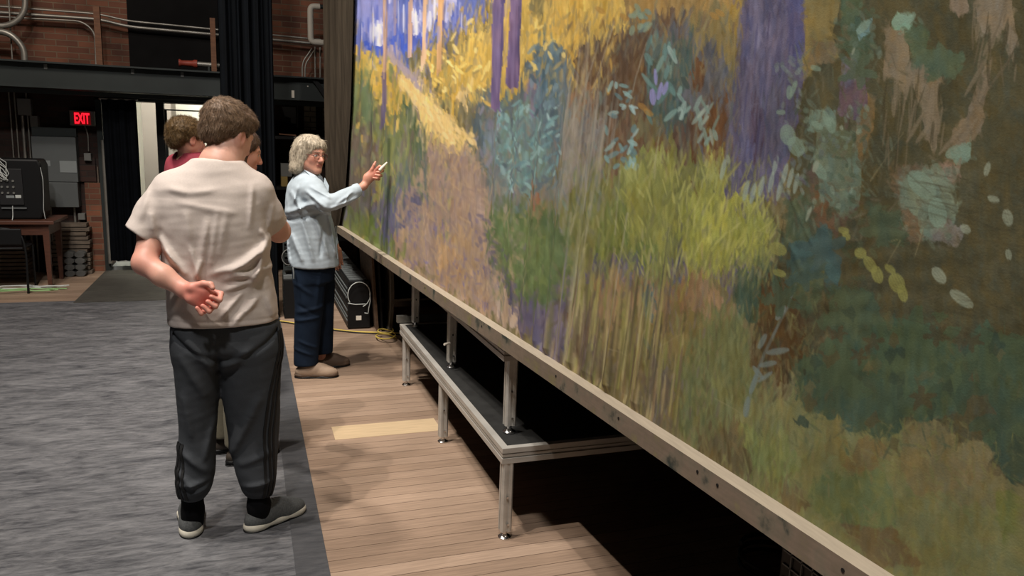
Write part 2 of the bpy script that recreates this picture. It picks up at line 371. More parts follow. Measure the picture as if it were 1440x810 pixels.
    P((84, 92, 60), [(1110, 380), (1160, 380), (1156, 420), (1140, 436), (1110, 424)], .8)
    P((66, 82, 60), [(1040, 380), (1090, 372), (1108, 420), (1080, 440), (1040, 440), (1030, 410)], .8)
    P((84, 64, 36), [(1074, 402), (1106, 406), (1140, 440), (1130, 500), (1100, 540), (1060, 520), (1060, 450)], .9)
    P((70, 84, 60), [(1160, 404), (1230, 408), (1240, 440), (1234, 470), (1212, 500), (1180, 490), (1166, 450)], .8)
    P((64, 82, 60), [(1160, 474), (1220, 470), (1228, 520), (1200, 560), (1120, 560), (1122, 500), (1160, 500)], .9)
    P((70, 88, 62), [(1226, 460), (1260, 444), (1300, 448), (1338, 470), (1350, 500), (1370, 540), (1340, 580), (1300, 600), (1260, 570), (1230, 540)], .9)
    P((68, 86, 62), [(1362, 470), (1386, 446), (1402, 470), (1440, 480), (1500, 470), (1500, 640), (1440, 640), (1390, 560), (1362, 510)], .9)
    P((66, 84, 62), [(1128, 540), (1200, 540), (1280, 560), (1270, 600), (1240, 620), (1190, 600), (1130, 580)], .9)
    P((64, 78, 58), [(1380, 600), (1500, 600), (1500, 700), (1440, 690), (1396, 640)], .9)
    # bottom right grasses
    P((112, 104, 56), [(1164, 600), (1184, 584), (1192, 640), (1160, 650)], .9)
    P((114, 100, 58), [(1186, 650), (1210, 620), (1246, 622), (1250, 650), (1220, 670)], .9)
    P((116, 106, 66), [(1270, 596), (1320, 592), (1346, 606), (1348, 616), (1396, 620), (1400, 640), (1370, 680), (1290, 700), (1262, 660)], .9)
    P((98, 108, 62), [(1140, 670), (1250, 660), (1260, 740), (1200, 750), (1140, 720)], .9)
    P((112, 120, 62), [(1040, 600), (1100, 610), (1130, 660), (1110, 680), (1070, 670), (1040, 640)], .9)
    P((100, 88, 54), [(1000, 590), (1040, 600), (1060, 680), (1020, 660), (980, 640)], .9)
    P((104, 92, 56), [(1090, 690), (1130, 686), (1140, 720), (1110, 716)], .9)
    P((106, 90, 54), [(1180, 742), (1260, 742), (1300, 790), (1230, 800)], .9)
    P((112, 98, 62), [(1340, 640), (1400, 650), (1440, 690), (1400, 720), (1340, 700)], .9, .5)
    P((106, 110, 52), [(1400, 690), (1500, 690), (1500, 860), (1420, 860)], .9)
    # --- painterly pass: thousands of short strokes that pick up the colour under them
    base = img.copy()
    for i in range(20000):
        u = rs.uniform(AU0, AU1); v = rs.uniform(AV0, AV1); rt = u > 1110
        c = base[int(np.clip(v-AV0+rs.normal(0, 4 if rt else 17), 0, AH-1)), int(np.clip(u-AU0+rs.normal(0, 3 if rt else 5), 0, AW-1))]
        j = rs.uniform(-10, 10)*(.5 if rt else 1); h_ = rs.uniform(-6, 6)
        if u < 800: a = rs.normal(1.6, .16); L = rs.uniform(8, 30); W = rs.uniform(1.6, 4)
        elif not rt: a = rs.normal(1.66, .26); L = rs.uniform(10, 34); W = rs.uniform(2, 5.5)
        else: a = rs.normal(1.2, .8); L = rs.uniform(8, 24); W = rs.uniform(2.5, 7)
        stroke(u, v, L, W, a, (c[0]+j+h_, c[1]+j, c[2]+j-h_), .45 if rt else .55)
    # broken second colours scumbled through the masses
    scum = [((500, 80, 640, 340), [(150, 146, 84), (92, 104, 88), (112, 104, 124), (182, 156, 84)], 420, 1.6), ((560, 210, 740, 460), [(160, 138, 112), (128, 108, 110), (172, 146, 104), (112, 100, 122)], 520, 1.6),
            ((600, 0, 860, 130), [(172, 140, 66), (132, 118, 82), (222, 184, 84), (150, 132, 92), (206, 160, 60)], 520, 1.7), ((680, 130, 850, 300), [(100, 128, 124), (86, 98, 110), (120, 118, 112), (104, 112, 84), (130, 110, 96)], 560, 1.6),
            ((690, 280, 810, 430), [(94, 112, 66), (110, 120, 72), (80, 100, 58), (120, 116, 84)], 300, 1.6), ((790, 20, 1040, 230), [(112, 92, 70), (96, 100, 88), (120, 112, 80), (88, 84, 84), (132, 112, 74)], 620, 1.7),
            ((790, 220, 1090, 400), [(122, 124, 62), (140, 142, 70), (104, 106, 58), (150, 146, 92), (112, 112, 84)], 800, 1.65), ((770, 380, 1010, 590), [(136, 118, 76), (104, 98, 62), (112, 100, 96), (122, 126, 66), (88, 78, 58)], 520, 1.66),
            ((950, 430, 1150, 700), [(104, 110, 66), (116, 106, 66), (92, 96, 58), (122, 126, 70)], 420, 1.5), ((1120, 590, 1490, 850), [(112, 114, 62), (118, 108, 66), (100, 110, 62), (126, 122, 72), (116, 118, 60)], 620, 1.2),
            ((1110, 60, 1260, 340), [(92, 96, 72), (106, 98, 76), (82, 78, 58), (98, 110, 90)], 260, 1.4), ((1130, 420, 1480, 640), [(74, 90, 64), (66, 82, 62), (84, 86, 58)], 240, 1.3), ((1240, 100, 1490, 480), [(80, 76, 50), (72, 70, 46), (88, 82, 58)], 260, .6)]
    for (x0, y0, x1, y1), cols, n, am in scum:
        for i in range(n):
            c = cols[rs.randint(len(cols))]; u = rs.uniform(x0, x1); v = rs.uniform(y0, y1)
            stroke(u, v, rs.uniform(8, 26), rs.uniform(1.6, 4.5), rs.normal(am, .22 if u < 1110 else .6), c, rs.uniform(.2, .6))
    # --- leaves, grass and marks
    teal = [(104, 148, 150), (122, 162, 160), (88, 126, 134), (136, 168, 170)]
    leafy(150, (700, 145, 785, 268), teal+[(92, 112, 118), (84, 100, 108)], (6, 18), (2, 5), (.8, 2.6))
    leafy(40, (745, 60, 788, 160), [(88, 112, 126), (104, 130, 140), (74, 92, 104)], (8, 20), (3, 6), (1, 2.3))
    leafy(26, (905, 55, 965, 175), [(112, 148, 140), (92, 130, 126), (128, 156, 148), (70, 84, 80)], (14, 30), (5, 9), (.9, 2.4))
    leafy(14, (850, 114, 888, 166), teal, (8, 18), (4, 7), (0, 3))
    leafy(22, (848, 180, 895, 236), teal, (10, 20), (4, 8), (.2, 2.8))
    leafy(14, (880, 8, 914, 50), [(96, 124, 116), (120, 140, 116), (84, 108, 110)], (10, 20), (5, 8), (0, 3))
    leafy(16, (970, 130, 1006, 200), [(140, 156, 140), (118, 142, 132), (112, 138, 126)], (14, 30), (4, 7), (1.0, 2.3))
    leafy(60, (592, 70, 690, 150), [(222, 190, 92), (206, 164, 70), (150, 128, 82), (232, 206, 120)], (6, 14), (3, 5), (.4, 1.6))
    leafy(50, (640, 10, 800, 110), [(220, 184, 84), (192, 150, 62), (228, 196, 100), (156, 136, 82)], (8, 18), (3, 6), (1.0, 2.6))
    leafy(24, (500, 80, 570, 200), [(206, 168, 80), (150, 142, 70), (112, 120, 80), (216, 184, 96)], (8, 22), (3, 5), (1.3, 1.9))
    leafy(34, (655, 140, 705, 230), [(96, 112, 112), (118, 116, 132), (120, 110, 96), (84, 98, 96)], (8, 18), (3, 5), (1.1, 2.2))
    leafy(40, (480, 250, 570, 380), [(140, 140, 80), (116, 124, 70), (92, 94, 72), (98, 96, 116)], (12, 30), (2, 4), (1.3, 1.9))
    leafy(60, (490, 150, 600, 260), [(122, 126, 90), (94, 98, 78), (110, 118, 84), (104, 94, 84)], (12, 34), (2, 4), (1.4, 1.8))
    # --- thin trees
    P((176, 142, 124), [(536, -60), (545, -60), (543, 60), (542, 120), (535, 120), (536, 60)], .15)
    P((110, 98, 122), [(534, 100), (543, 100), (541, 176), (532, 178)], .3)
    P((182, 146, 128), [(576, -60), (581, -60), (580, 80), (573, 82), (575, 30)], .15)
    P((200, 158, 122), [(597, -60), (603, -60), (600, 90), (592, 104), (595, 60)], .15)
    P((196, 148, 96), [(618, -60), (628, -60), (623, 100), (616, 108), (618, 40)], .15)
    P((160, 132, 132), [(553, -60), (556, -60), (556, 50), (552, 50)], .15, .7)
    P((112, 90, 130), [(696, -60), (713, -60), (709, 60), (704, 120), (706, 156), (690, 156), (693, 100)], .25)
    P((88, 74, 120), [(706, -60), (713, -60), (708, 90), (704, 120)], .25, .8)
    P((110, 88, 130), [(720, -60), (735, -60), (730, 60), (727, 120), (711, 118), (716, 60)], .25)
    P((80, 68, 108), [(729, -60), (735, -60), (730, 70), (726, 115)], .25, .8)
    P((176, 146, 106), [(713, -60), (716, -60), (712, 90), (710, 90)], .2, .7)
    # pale vertical strokes in the sky
    for i in range(34):
        u = rs.uniform(505, 660); v = rs.uniform(-10, 55)
        stroke(u, v, rs.uniform(14, 36), rs.uniform(1.5, 4), 1.57, [(186, 188, 222), (120, 128, 200), (74, 90, 178), (206, 200, 222)][rs.randint(4)], .7)
    for u, v, L, W in [(519, 46, 30, 3), (524, 50, 30, 3), (530, 46, 36, 4), (586, 32, 34, 5), (606, 30, 30, 7), (613, 10, 40, 4), (560, 20, 40, 2), (568, 26, 40, 3)]:
        stroke(u, v, L, W, 1.57, (204, 204, 224), .8)
    # tree bark streaks
    for i in range(60):
        u = rs.uniform(1040, 1124); v = rs.uniform(-40, 240)
        stroke(u-v*.1, v, rs.uniform(20, 80), rs.uniform(1.6, 5), 1.66, [(104, 98, 126), (76, 72, 104), (94, 92, 116), (70, 70, 112), (84, 72, 92)][rs.randint(4)], .55)
    for x0, x1, c in [(703, 699, (128, 108, 146)), (708, 704, (80, 70, 116)), (725, 719, (126, 106, 146)), (698, 694, (92, 80, 120))]:
        line([(x0, -30), (x1, 130)], 2.5, 2.5, c, .6)
    line([(540, 0), (538, 110)], 3, 3, (196, 160, 132), .7)
    line([(545, 0), (542, 110)], 2, 2, (120, 96, 104), .7)
    line([(600, 0), (596, 90)], 2.5, 3, (214, 172, 132), .7)
    line([(624, 0), (619, 96)], 4, 4, (206, 158, 104), .7)
    line([(628, 0), (624, 90)], 2, 2, (128, 96, 92), .7)
    line([(1082, 18), (1078, 55)], 2.5, 1.5, (66, 58, 92), .8)
    # grass tufts in the lime meadow
    for i in range(240):
        u = rs.uniform(862, 1088); v = rs.uniform(225, 385)
        if v < 205+abs(u-965)*.35: continue
        c = [(156, 156, 66), (132, 136, 60), (172, 170, 88), (112, 118, 60)][rs.randint(4)]
        stroke(u, v, rs.uniform(14, 34), rs.uniform(1.5, 4), rs.normal(1.7-(u-975)*-.004, .2), c, .6)
    for u0, v0, n in [(925, 215, 14), (1000, 240, 12), (1060, 275, 12), (885, 235, 10)]:
        for i in range(n):
            a = rs.normal(-1.57, .35); L = rs.uniform(14, 30)
            stroke(u0+rs.uniform(-18, 18), v0+rs.uniform(0, 14), L, 3, a, (152, 156, 82), .6)
    for u, v in [(1015, 238), (1090, 232), (1104, 244), (1112, 250), (1096, 268), (1070, 262), (1058, 272), (1048, 268), (1120, 258), (1084, 256)]:
        stroke(u, v, 30, 7, -1.35, (132, 150, 136), .8)
    # path strokes laid back over the grasses
    for i in range(170):
        f = rs.rand(); u = 566+f*92+rs.uniform(-1, 1)*(6+f*16); v = 112+f*96+rs.uniform(-1, 1)*(5+f*7)
        stroke(u, v, rs.uniform(8, 16), rs.uniform(3, 6), 1.0, [(216, 182, 108), (206, 170, 100), (224, 192, 126)][rs.randint(3)], .7)
    for i in range(60):
        f = rs.rand(); stroke(546+f*44+rs.uniform(-4, 4), 74+f*46+rs.uniform(-4, 4), 10, 4, 1.0, [(150, 136, 152), (166, 146, 140)][rs.randint(2)], .7)
    for i in range(420):
        v = rs.uniform(205, 430); f = (v-205)/225; lo_ = 604-44*min(1, f*2.2); hi_ = 668+52*f
        u = rs.uniform(lo_, hi_)
        stroke(u, v, rs.uniform(8, 22), rs.uniform(2.5, 6), rs.normal(1.4, .5), [(150, 124, 106), (160, 134, 108), (140, 116, 104), (170, 140, 106), (148, 126, 116)][rs.randint(5)], .55)
    for i in range(46):
        v = rs.uniform(300, 440); u = 690+(v-340)*.42+rs.normal(0, 8)
        stroke(u, v, rs.uniform(6, 14), rs.uniform(2.5, 5), rs.normal(1.0, .5), (94, 86, 110), .6)
    for i in range(30): stroke(rs.uniform(560, 680), rs.uniform(300, 420), rs.uniform(5, 12), rs.uniform(2, 4), rs.normal(1.2, .6), (112, 98, 130), .6)
    for i in range(120):
        u = rs.uniform(688, 800); v = rs.uniform(296, 425)
        if v < 345+(u-688)*.85+30: stroke(u, v, rs.uniform(8, 20), rs.uniform(3, 6), rs.normal(1.6, .3), [(88, 108, 60), (98, 116, 66), (80, 98, 58)][rs.randint(3)], .5)
    # violet flower
    for u, v, L, W, a in [(914, 136, 24, 9, 1.5), (924, 128, 26, 7, 1.8), (932, 124, 20, 7, 1.9), (918, 108, 24, 5, 1.5)]:
        stroke(u, v, L, W, a, (132, 128, 196), .85)
    # yellow orange dabs
    for u, v in [(900, 150), (908, 158), (1002, 22), (1010, 18), (840, 14), (874, 24)]:
        stroke(u, v, 16, 8, .6, (168, 122, 50), .7)
    # pale grey runs down the cloth, and light on its broad folds painted in
    for u0, v0, u1, v1, w in [(838, 60, 792, 200, 2), (826, 30, 806, 260, 2.2), (812, 70, 800, 220, 2), (850, 150, 838, 270, 3), (798, 120, 784, 240, 2), (860, 30, 828, 130, 1.6),
                              (838, 130, 816, 300, 2.5), (846, 180, 806, 440, 2.2), (824, 190, 800, 330, 2), (880, 300, 846, 520, 2.5), (868, 240, 862, 330, 2), (905, 60, 880, 150, 1.5), (925, 180, 916, 250, 1.5)]:
        line([(u0, v0), ((u0+u1)/2+rs.uniform(-2, 2), (v0+v1)/2), (u1, v1)], w*1.2, w, (160, 152, 132), .55)
    for u0, v0, u1, v1, w in [(836, 120, 800, 420, 6), (822, 60, 790, 330, 4), (806, 150, 786, 300, 4), (846, 160, 822, 330, 4), (800, 300, 786, 430, 4), (868, 120, 850, 260, 3), (818, 330, 800, 520, 5)]:  # fold highlights painted as broad pale lines
        line([(u0, v0), ((u0+u1)/2, (v0+v1)/2), (u1, v1)], w, w, (158, 152, 134), .38)
    for i in range(40):
        u = rs.uniform(782, 860); v = rs.uniform(120, 250)
        stroke(u, v, rs.uniform(40, 100), rs.uniform(1.5, 3), 1.68, (148, 142, 128), .35)
    # grasses at the lower hem, with light and dark of its folds painted in
    for i in range(150):
        u = rs.uniform(770, 960); v = rs.uniform(400, 600)
        c = [(150, 138, 76), (112, 112, 52), (96, 82, 66), (172, 156, 98), (122, 96, 66), (128, 136, 60)][rs.randint(6)]
        stroke(u, v, rs.uniform(30, 90), rs.uniform(2, 5), 1.66, c, .5)
    for u, c in [(800, (180, 172, 130)), (812, (186, 170, 120)), (836, (160, 160, 70)), (852, (170, 150, 96)), (876, (150, 158, 66)), (902, (180, 170, 90)), (890, (96, 92, 44)), (820, (96, 80, 80)), (786, (120, 108, 146))]:
        line([(u+10, 350), (u, 440), (u-8, 545)], 3.5, 5, c, .5)
    for i in range(90):  # bright and dark streaks painted as light on the hem folds
        u = rs.uniform(786, 930); v = rs.uniform(440, 600)
        stroke(u, v, rs.uniform(50, 110), rs.uniform(1.5, 3.5), 1.68, [(182, 168, 112), (90, 78, 52), (168, 160, 84), (74, 66, 48), (150, 124, 86)][rs.randint(5)], .5)
    # dark pencil seam
    line([(938, 320), (926, 420), (912, 505)], 1.6, 1.6, (52, 56, 62), .8)
    line([(546, 196), (545, 300), (541, 350)], 4, 2, (48, 62, 46), .6)
    # scratches
    for p in [[(926, 488), (956, 470)], [(1178, 268), (1216, 262)], [(1242, 342), (1270, 336)], [(1226, 255), (1274, 186)], [(1270, 336), (1250, 372)], [(1005, 560), (1040, 580)], [(860, 490), (880, 500)], [(1290, 360), (1302, 320)]]:
        line(p, 1.5, 1, (150, 138, 96), .6)
    # dragging pale fringe on the dark right
    for u, v, L, a in [(1248, 100, 30, 1.7), (1264, 130, 50, 1.6), (1280, 120, 44, 1.75), (1300, 110, 40, 1.7), (1312, 150, 70, 1.7), (1318, 180, 60, 1.5), (1290, 180, 50, 2.1), (1260, 150, 30, 1.6),
                       (1380, 40, 40, 1.7), (1396, 60, 44, 2.0), (1404, 50, 40, 1.8), (1426, 60, 60, 1.4), (1376, 110, 60, 2.1), (1390, 120, 50, 1.9), (1362, 190, 60, 2.2), (1340, 200, 50, 2.3), (1350, 240, 40, 1.9), (1300, 190, 30, 2.2)]:
        stroke(u, v, L, 6, a, (124, 110, 86), .7)
    # small mixed leaves and grass tips between the big trunk and the dark thicket
    lc = [(100, 120, 100), (84, 104, 84), (70, 86, 66), (112, 132, 112), (92, 88, 64), (88, 100, 92)]
    leafy(110, (1120, 150, 1222, 300), lc, (7, 17), (4, 8), (.2, 2.4), .65)
    leafy(60, (1090, 80, 1130, 280), [(98, 114, 108), (110, 126, 118), (88, 80, 104), (80, 76, 100)], (7, 16), (4, 7), (.6, 2.2), .55)
    leafy(46, (1176, 0, 1240, 90), [(80, 98, 72), (72, 90, 70), (94, 112, 96), (96, 92, 66)], (8, 18), (5, 9), (.2, 2.6), .6)
    leafy(70, (1268, 236, 1350, 336), [(104, 118, 98), (92, 106, 88), (114, 126, 106), (98, 92, 72)], (8, 18), (5, 9), (0, 3), .5)
    leafy(70, (1100, 280, 1240, 420), [(70, 86, 62), (82, 94, 64), (64, 78, 58), (86, 80, 54)], (8, 20), (5, 9), (0, 3), .45)
    leafy(120, (1060, 400, 1180, 560), [(84, 70, 44), (94, 84, 54), (72, 80, 54), (104, 96, 62), (62, 56, 38)], (8, 24), (3, 6), (1, 2.4), .5)
    for i in range(46):
        u = rs.uniform(1246, 1330); v = rs.uniform(96, 190)
        stroke(u, v+rs.uniform(0, 50), rs.uniform(20, 60), rs.uniform(1.6, 4), rs.normal(1.68, .08), [(122, 108, 84), (70, 64, 42), (108, 96, 72)][rs.randint(3)], .6)
    for i in range(30):
        u = rs.uniform(1370, 1436); stroke(u, rs.uniform(0, 110), rs.uniform(20, 60), rs.uniform(2, 5), rs.normal(1.75, .15), [(120, 106, 82), (72, 66, 44), (104, 92, 70)][rs.randint(3)], .6)
    # teal leaf clusters
    for u, v, L, W, a in [(1164, 168, 26, 10, 1.2), (1150, 176, 20, 9, .6), (1110, 130, 20, 9, 1.6), (1116, 125, 24, 7, 1.9), (1098, 158, 14, 7, 0), (1108, 190, 30, 22, 1.3), (1120, 206, 30, 22, 1.0), (1148, 96, 16, 8, .3),
                          (1216, 38, 26, 12, -.8), (1268, 28, 26, 14, -.7), (1284, 26, 20, 10, -.9), (1348, 214, 30, 18, -.4), (1362, 210, 20, 14, 1.2), (1154, 240, 30, 14, 1.0), (1170, 176, 24, 14, 1.4), (1300, 260, 50, 30, .8), (1322, 300, 44, 26, 1.4)]:
        stroke(u, v, L, W, a, (112, 138, 118), .75)
    for u, v, L, W, a in [(1156, 330, 34, 14, -1.1), (1130, 350, 36, 22, .3), (1150, 350, 40, 16, .1), (1172, 384, 30, 16, 1.0), (1128, 390, 24, 18, .2), (1164, 360, 26, 12, .8)]:
        stroke(u, v, L, W, a, (64, 94, 92), .8)
    # plant with blue grey stem and leaves at the middle
    line([(1120, 400), (1108, 432), (1094, 458), (1074, 500), (1062, 530), (1054, 560), (1050, 584)], 3, 6, (96, 112, 112), .7)
    for u, v, L, W, a in [(1098, 440, 24, 10, -1.0), (1094, 494, 34, 9, -.15), (1080, 512, 26, 8, -.2), (1072, 480, 24, 8, -1.1), (1060, 540, 30, 8, -1.2), (1066, 524, 24, 7, .9), (1076, 530, 26, 6, -.6), (1050, 572, 30, 8, -1.4)]:
        stroke(u, v, L, W, a, (104, 122, 120), .75)
    # yellow green dabs
    for u, v, L, W, a in [(1212, 356, 18, 15, .3), (1226, 372, 26, 15, 1.0), (1236, 386, 26, 16, 1.2), (1254, 378, 18, 10, .6), (1264, 398, 30, 22, 1.1), (1272, 412, 26, 14, 1.3), (1188, 324, 16, 10, .2), (1192, 332, 14, 10, .8), (1094, 350, 26, 18, .4), (1096, 384, 20, 10, .3)]:
        stroke(u, v, L, W, a, (134, 134, 62), .8)
    # lobed leaf silhouettes low on the right
    def lobed(u, v, R, rot, c, alpha=.8):
        th = np.linspace(0, 2*math.pi, 40, endpoint=False); pts = []
        for t in th:
            r = R*(.62+.26*math.cos(5*(t-rot))+.08*math.cos(11*(t-rot)+u)+.06*math.sin(3*t+v)); pts.append((u+r*1.15*math.cos(t), v+r*math.sin(t)))
        P(c, pts, .25, alpha, .6)
    for u, v, R, rot, c in [(1200, 440, 44, .3, (76, 90, 62)), (1290, 480, 60, 1.0, (72, 90, 62)), (1350, 540, 48, .2, (62, 80, 58)), (1400, 500, 52, .6, (70, 88, 62)), (1180, 520, 54, .9, (70, 88, 62)), (1250, 560, 50, .1, (66, 84, 62)),
                            (1420, 590, 54, .5, (62, 80, 60)), (1160, 350, 36, .8, (62, 84, 80)), (1130, 385, 30, .1, (66, 86, 74)), (1246, 320, 36, .4, (76, 88, 62)), (1210, 100, 30, .2, (78, 94, 70)), (1330, 90, 34, .9, (82, 98, 72)), (1100, 420, 30, .5, (68, 84, 62))]:
        lobed(u, v, R, rot, c)
    for i in range(44):
        u = rs.uniform(1130, 1470); v = rs.uniform(430, 640); P([(82, 76, 48), (74, 92, 62), (54, 70, 56), (96, 92, 58)][rs.randint(4)], [(u-rs.uniform(5, 16), v+rs.uniform(-6, 6)), (u+rs.uniform(-5, 5), v-rs.uniform(6, 22)), (u+rs.uniform(5, 14), v+rs.uniform(-5, 5)), (u+rs.uniform(-5, 5), v+rs.uniform(6, 20))], .7, rs.uniform(.4, .8), .6)
    for u, v, R, rot in [(1320, 470, 20, .4), (1230, 480, 16, 1.0), (1370, 480, 18, .3), (1210, 500, 14, .2), (1300, 560, 22, .9), (1180, 470, 14, 0)]: lobed(u, v, R, rot, (78, 68, 44), .7)
    # white petals
    for u, v, L, W, a in [(1148, 234, 18, 8, -1.2), (1185, 180, 8, 5, 1.4), (1138, 301, 22, 5, -1.2), (1393, 238, 20, 9, -1.3), (1402, 280, 18, 10, .4), (1422, 306, 24, 15, 1.3), (1362, 322, 16, 12, .6), (1423, 358, 16, 9, 1.4), (1324, 387, 28, 16, .9), (1356, 420, 40, 16, .6), (1202, 72, 10, 4, -1.2), (1022, 224, 14, 6, 1.4)]:
        stroke(u, v, L, W, a, (128, 138, 116) if u < 1440 else (120, 130, 110), .85)
    # coarse dark slanting strokes on the right
    for i in range(90):
        u = rs.uniform(1260, 1480); v = rs.uniform(240, 480)
        stroke(u, v, rs.uniform(30, 70), 2.5, rs.normal(.25, .15), (66, 60, 40), .3)
    img = np.clip(img, 0, 255)/255.
    img = np.clip(.40+(img-.40)*1.10, .03, 1)
    lum = img.mean(2, keepdims=True)
    sat = .72+.12*np.clip((720-xx-AU0)/200, 0, 1)[..., None]
    img = lum+(img-lum)*sat
    return np.clip(img, 0, 1)
# ================================================================ setting materials
def wood_floor_mat():
    m = bpy.data.materials.new('stage_boards'); m.use_nodes = True; nt = m.node_tree; N = nt.nodes; L = nt.links; b = N['Principled BSDF']
    tc = N.new('ShaderNodeTexCoord')
    br = N.new('ShaderNodeTexBrick'); br.offset = .37; br.offset_frequency = 3
    for k, v in {'Scale': 1, 'Mortar Size': .0016, 'Mortar Smooth': .3, 'Bias': 0, 'Brick Width': 6.1, 'Row Height': .083}.items(): br.inputs[k].default_value = v
    br.inputs['Color1'].default_value = lin((168, 144, 124)); br.inputs['Color2'].default_value = lin((144, 121, 102)); br.inputs['Mortar'].default_value = lin((70, 50, 38))
    mp = N.new('ShaderNodeMapping'); mp.inputs['Location'].default_value = (.9, .02, 0); L.new(tc.outputs['Object'], mp.inputs[0]); L.new(mp.outputs[0], br.inputs['Vector'])
    mg = N.new('ShaderNodeMapping'); mg.inputs['Scale'].default_value = (1.2, 26, 1); L.new(tc.outputs['Object'], mg.inputs[0])
    g = N.new('ShaderNodeTexNoise'); g.inputs['Scale'].default_value = 4; g.inputs['Detail'].default_value = 8; g.inputs['Roughness'].default_value = .65; L.new(mg.outputs[0], g.inputs['Vector'])
    r1 = N.new('ShaderNodeMapRange'); r1.inputs[1].default_value = .3; r1.inputs[2].default_value = .7; r1.inputs[3].default_value = .74; r1.inputs[4].default_value = 1.18; L.new(g.outputs[0], r1.inputs[0])
    g2 = N.new('ShaderNodeTexNoise'); g2.inputs['Scale'].default_value = 1.7; g2.inputs['Detail'].default_value = 5; L.new(tc.outputs['Object'], g2.inputs['Vector'])
    r2 = N.new('ShaderNodeMapRange'); r2.inputs[1].default_value = .3; r2.inputs[2].default_value = .7; r2.inputs[3].default_value = .86; r2.inputs[4].default_value = 1.1; L.new(g2.outputs[0], r2.inputs[0])
    mm = N.new('ShaderNodeMath'); mm.operation = 'MULTIPLY'; L.new(r1.outputs[0], mm.inputs[0]); L.new(r2.outputs[0], mm.inputs[1])
    sc = N.new('ShaderNodeVectorMath'); sc.operation = 'SCALE'; L.new(br.outputs['Color'], sc.inputs[0]); L.new(mm.outputs[0], sc.inputs['Scale'])
    L.new(sc.outputs[0], b.inputs['Base Color']); b.inputs['Roughness'].default_value = .55; b.inputs['Specular IOR Level'].default_value = .3
    bp = N.new('ShaderNodeBump'); bp.inputs['Strength'].default_value = .5; bp.inputs['Distance'].default_value = .003
    inv = N.new('ShaderNodeMath'); inv.operation = 'SUBTRACT'; inv.inputs[0].default_value = 1; L.new(br.outputs['Fac'], inv.inputs[1]); L.new(inv.outputs[0], bp.inputs['Height']); L.new(bp.outputs[0], b.inputs['Normal'])
    return m
def marley_mat(name, c0, c1, streak=1.0):
    m = bpy.data.materials.new(name); m.use_nodes = True; nt = m.node_tree; N = nt.nodes; L = nt.links; b = N['Principled BSDF']
    tc = N.new('ShaderNodeTexCoord')
    def nz(scale, st, det, rough=.6, rot=0):
        mp = N.new('ShaderNodeMapping'); mp.inputs['Scale'].default_value = st; mp.inputs['Rotation'].default_value = (0, 0, rot); L.new(tc.outputs['Object'], mp.inputs[0])
        n = N.new('ShaderNodeTexNoise'); n.inputs['Scale'].default_value = scale; n.inputs['Detail'].default_value = det; n.inputs['Roughness'].default_value = rough; n.inputs['Distortion'].default_value = .6
        L.new(mp.outputs[0], n.inputs['Vector']); return n.outputs[0]
    a = nz(3.2, (1, 2.6, 1), 9, .72, .3); c = nz(9, (1, 5, 1), 8, .7, -.25); d = nz(26, (.5, 4, 1), 4, .5, .6)
    s1 = N.new('ShaderNodeMath'); s1.operation = 'ADD'; L.new(a, s1.inputs[0]); L.new(c, s1.inputs[1])
    r = N.new('ShaderNodeMapRange'); r.inputs[1].default_value = .78; r.inputs[2].default_value = 1.22; L.new(s1.outputs[0], r.inputs[0])
    mx = N.new('ShaderNodeMix'); mx.data_type = 'RGBA'; mx.inputs[6].default_value = lin(c0); mx.inputs[7].default_value = lin(c1); L.new(r.outputs[0], mx.inputs[0])
    # pale scuffs and drag marks of shoes and castors
    rs2 = N.new('ShaderNodeMapRange'); rs2.inputs[1].default_value = .66; rs2.inputs[2].default_value = .74; rs2.inputs[4].default_value = .38*streak; L.new(d, rs2.inputs[0])
    mx2 = N.new('ShaderNodeMix'); mx2.data_type = 'RGBA'; mx2.inputs[7].default_value = lin((150, 146, 140)); L.new(mx.outputs[2], mx2.inputs[6]); L.new(rs2.outputs[0], mx2.inputs[0])
    L.new(mx2.outputs[2], b.inputs['Base Color']); b.inputs['Roughness'].default_value = .62; b.inputs['Specular IOR Level'].default_value = .35
    bp = N.new('ShaderNodeBump'); bp.inputs['Strength'].default_value = .25; bp.inputs['Distance'].default_value = .004; L.new(c, bp.inputs['Height']); L.new(bp.outputs[0], b.inputs['Normal'])
    return m
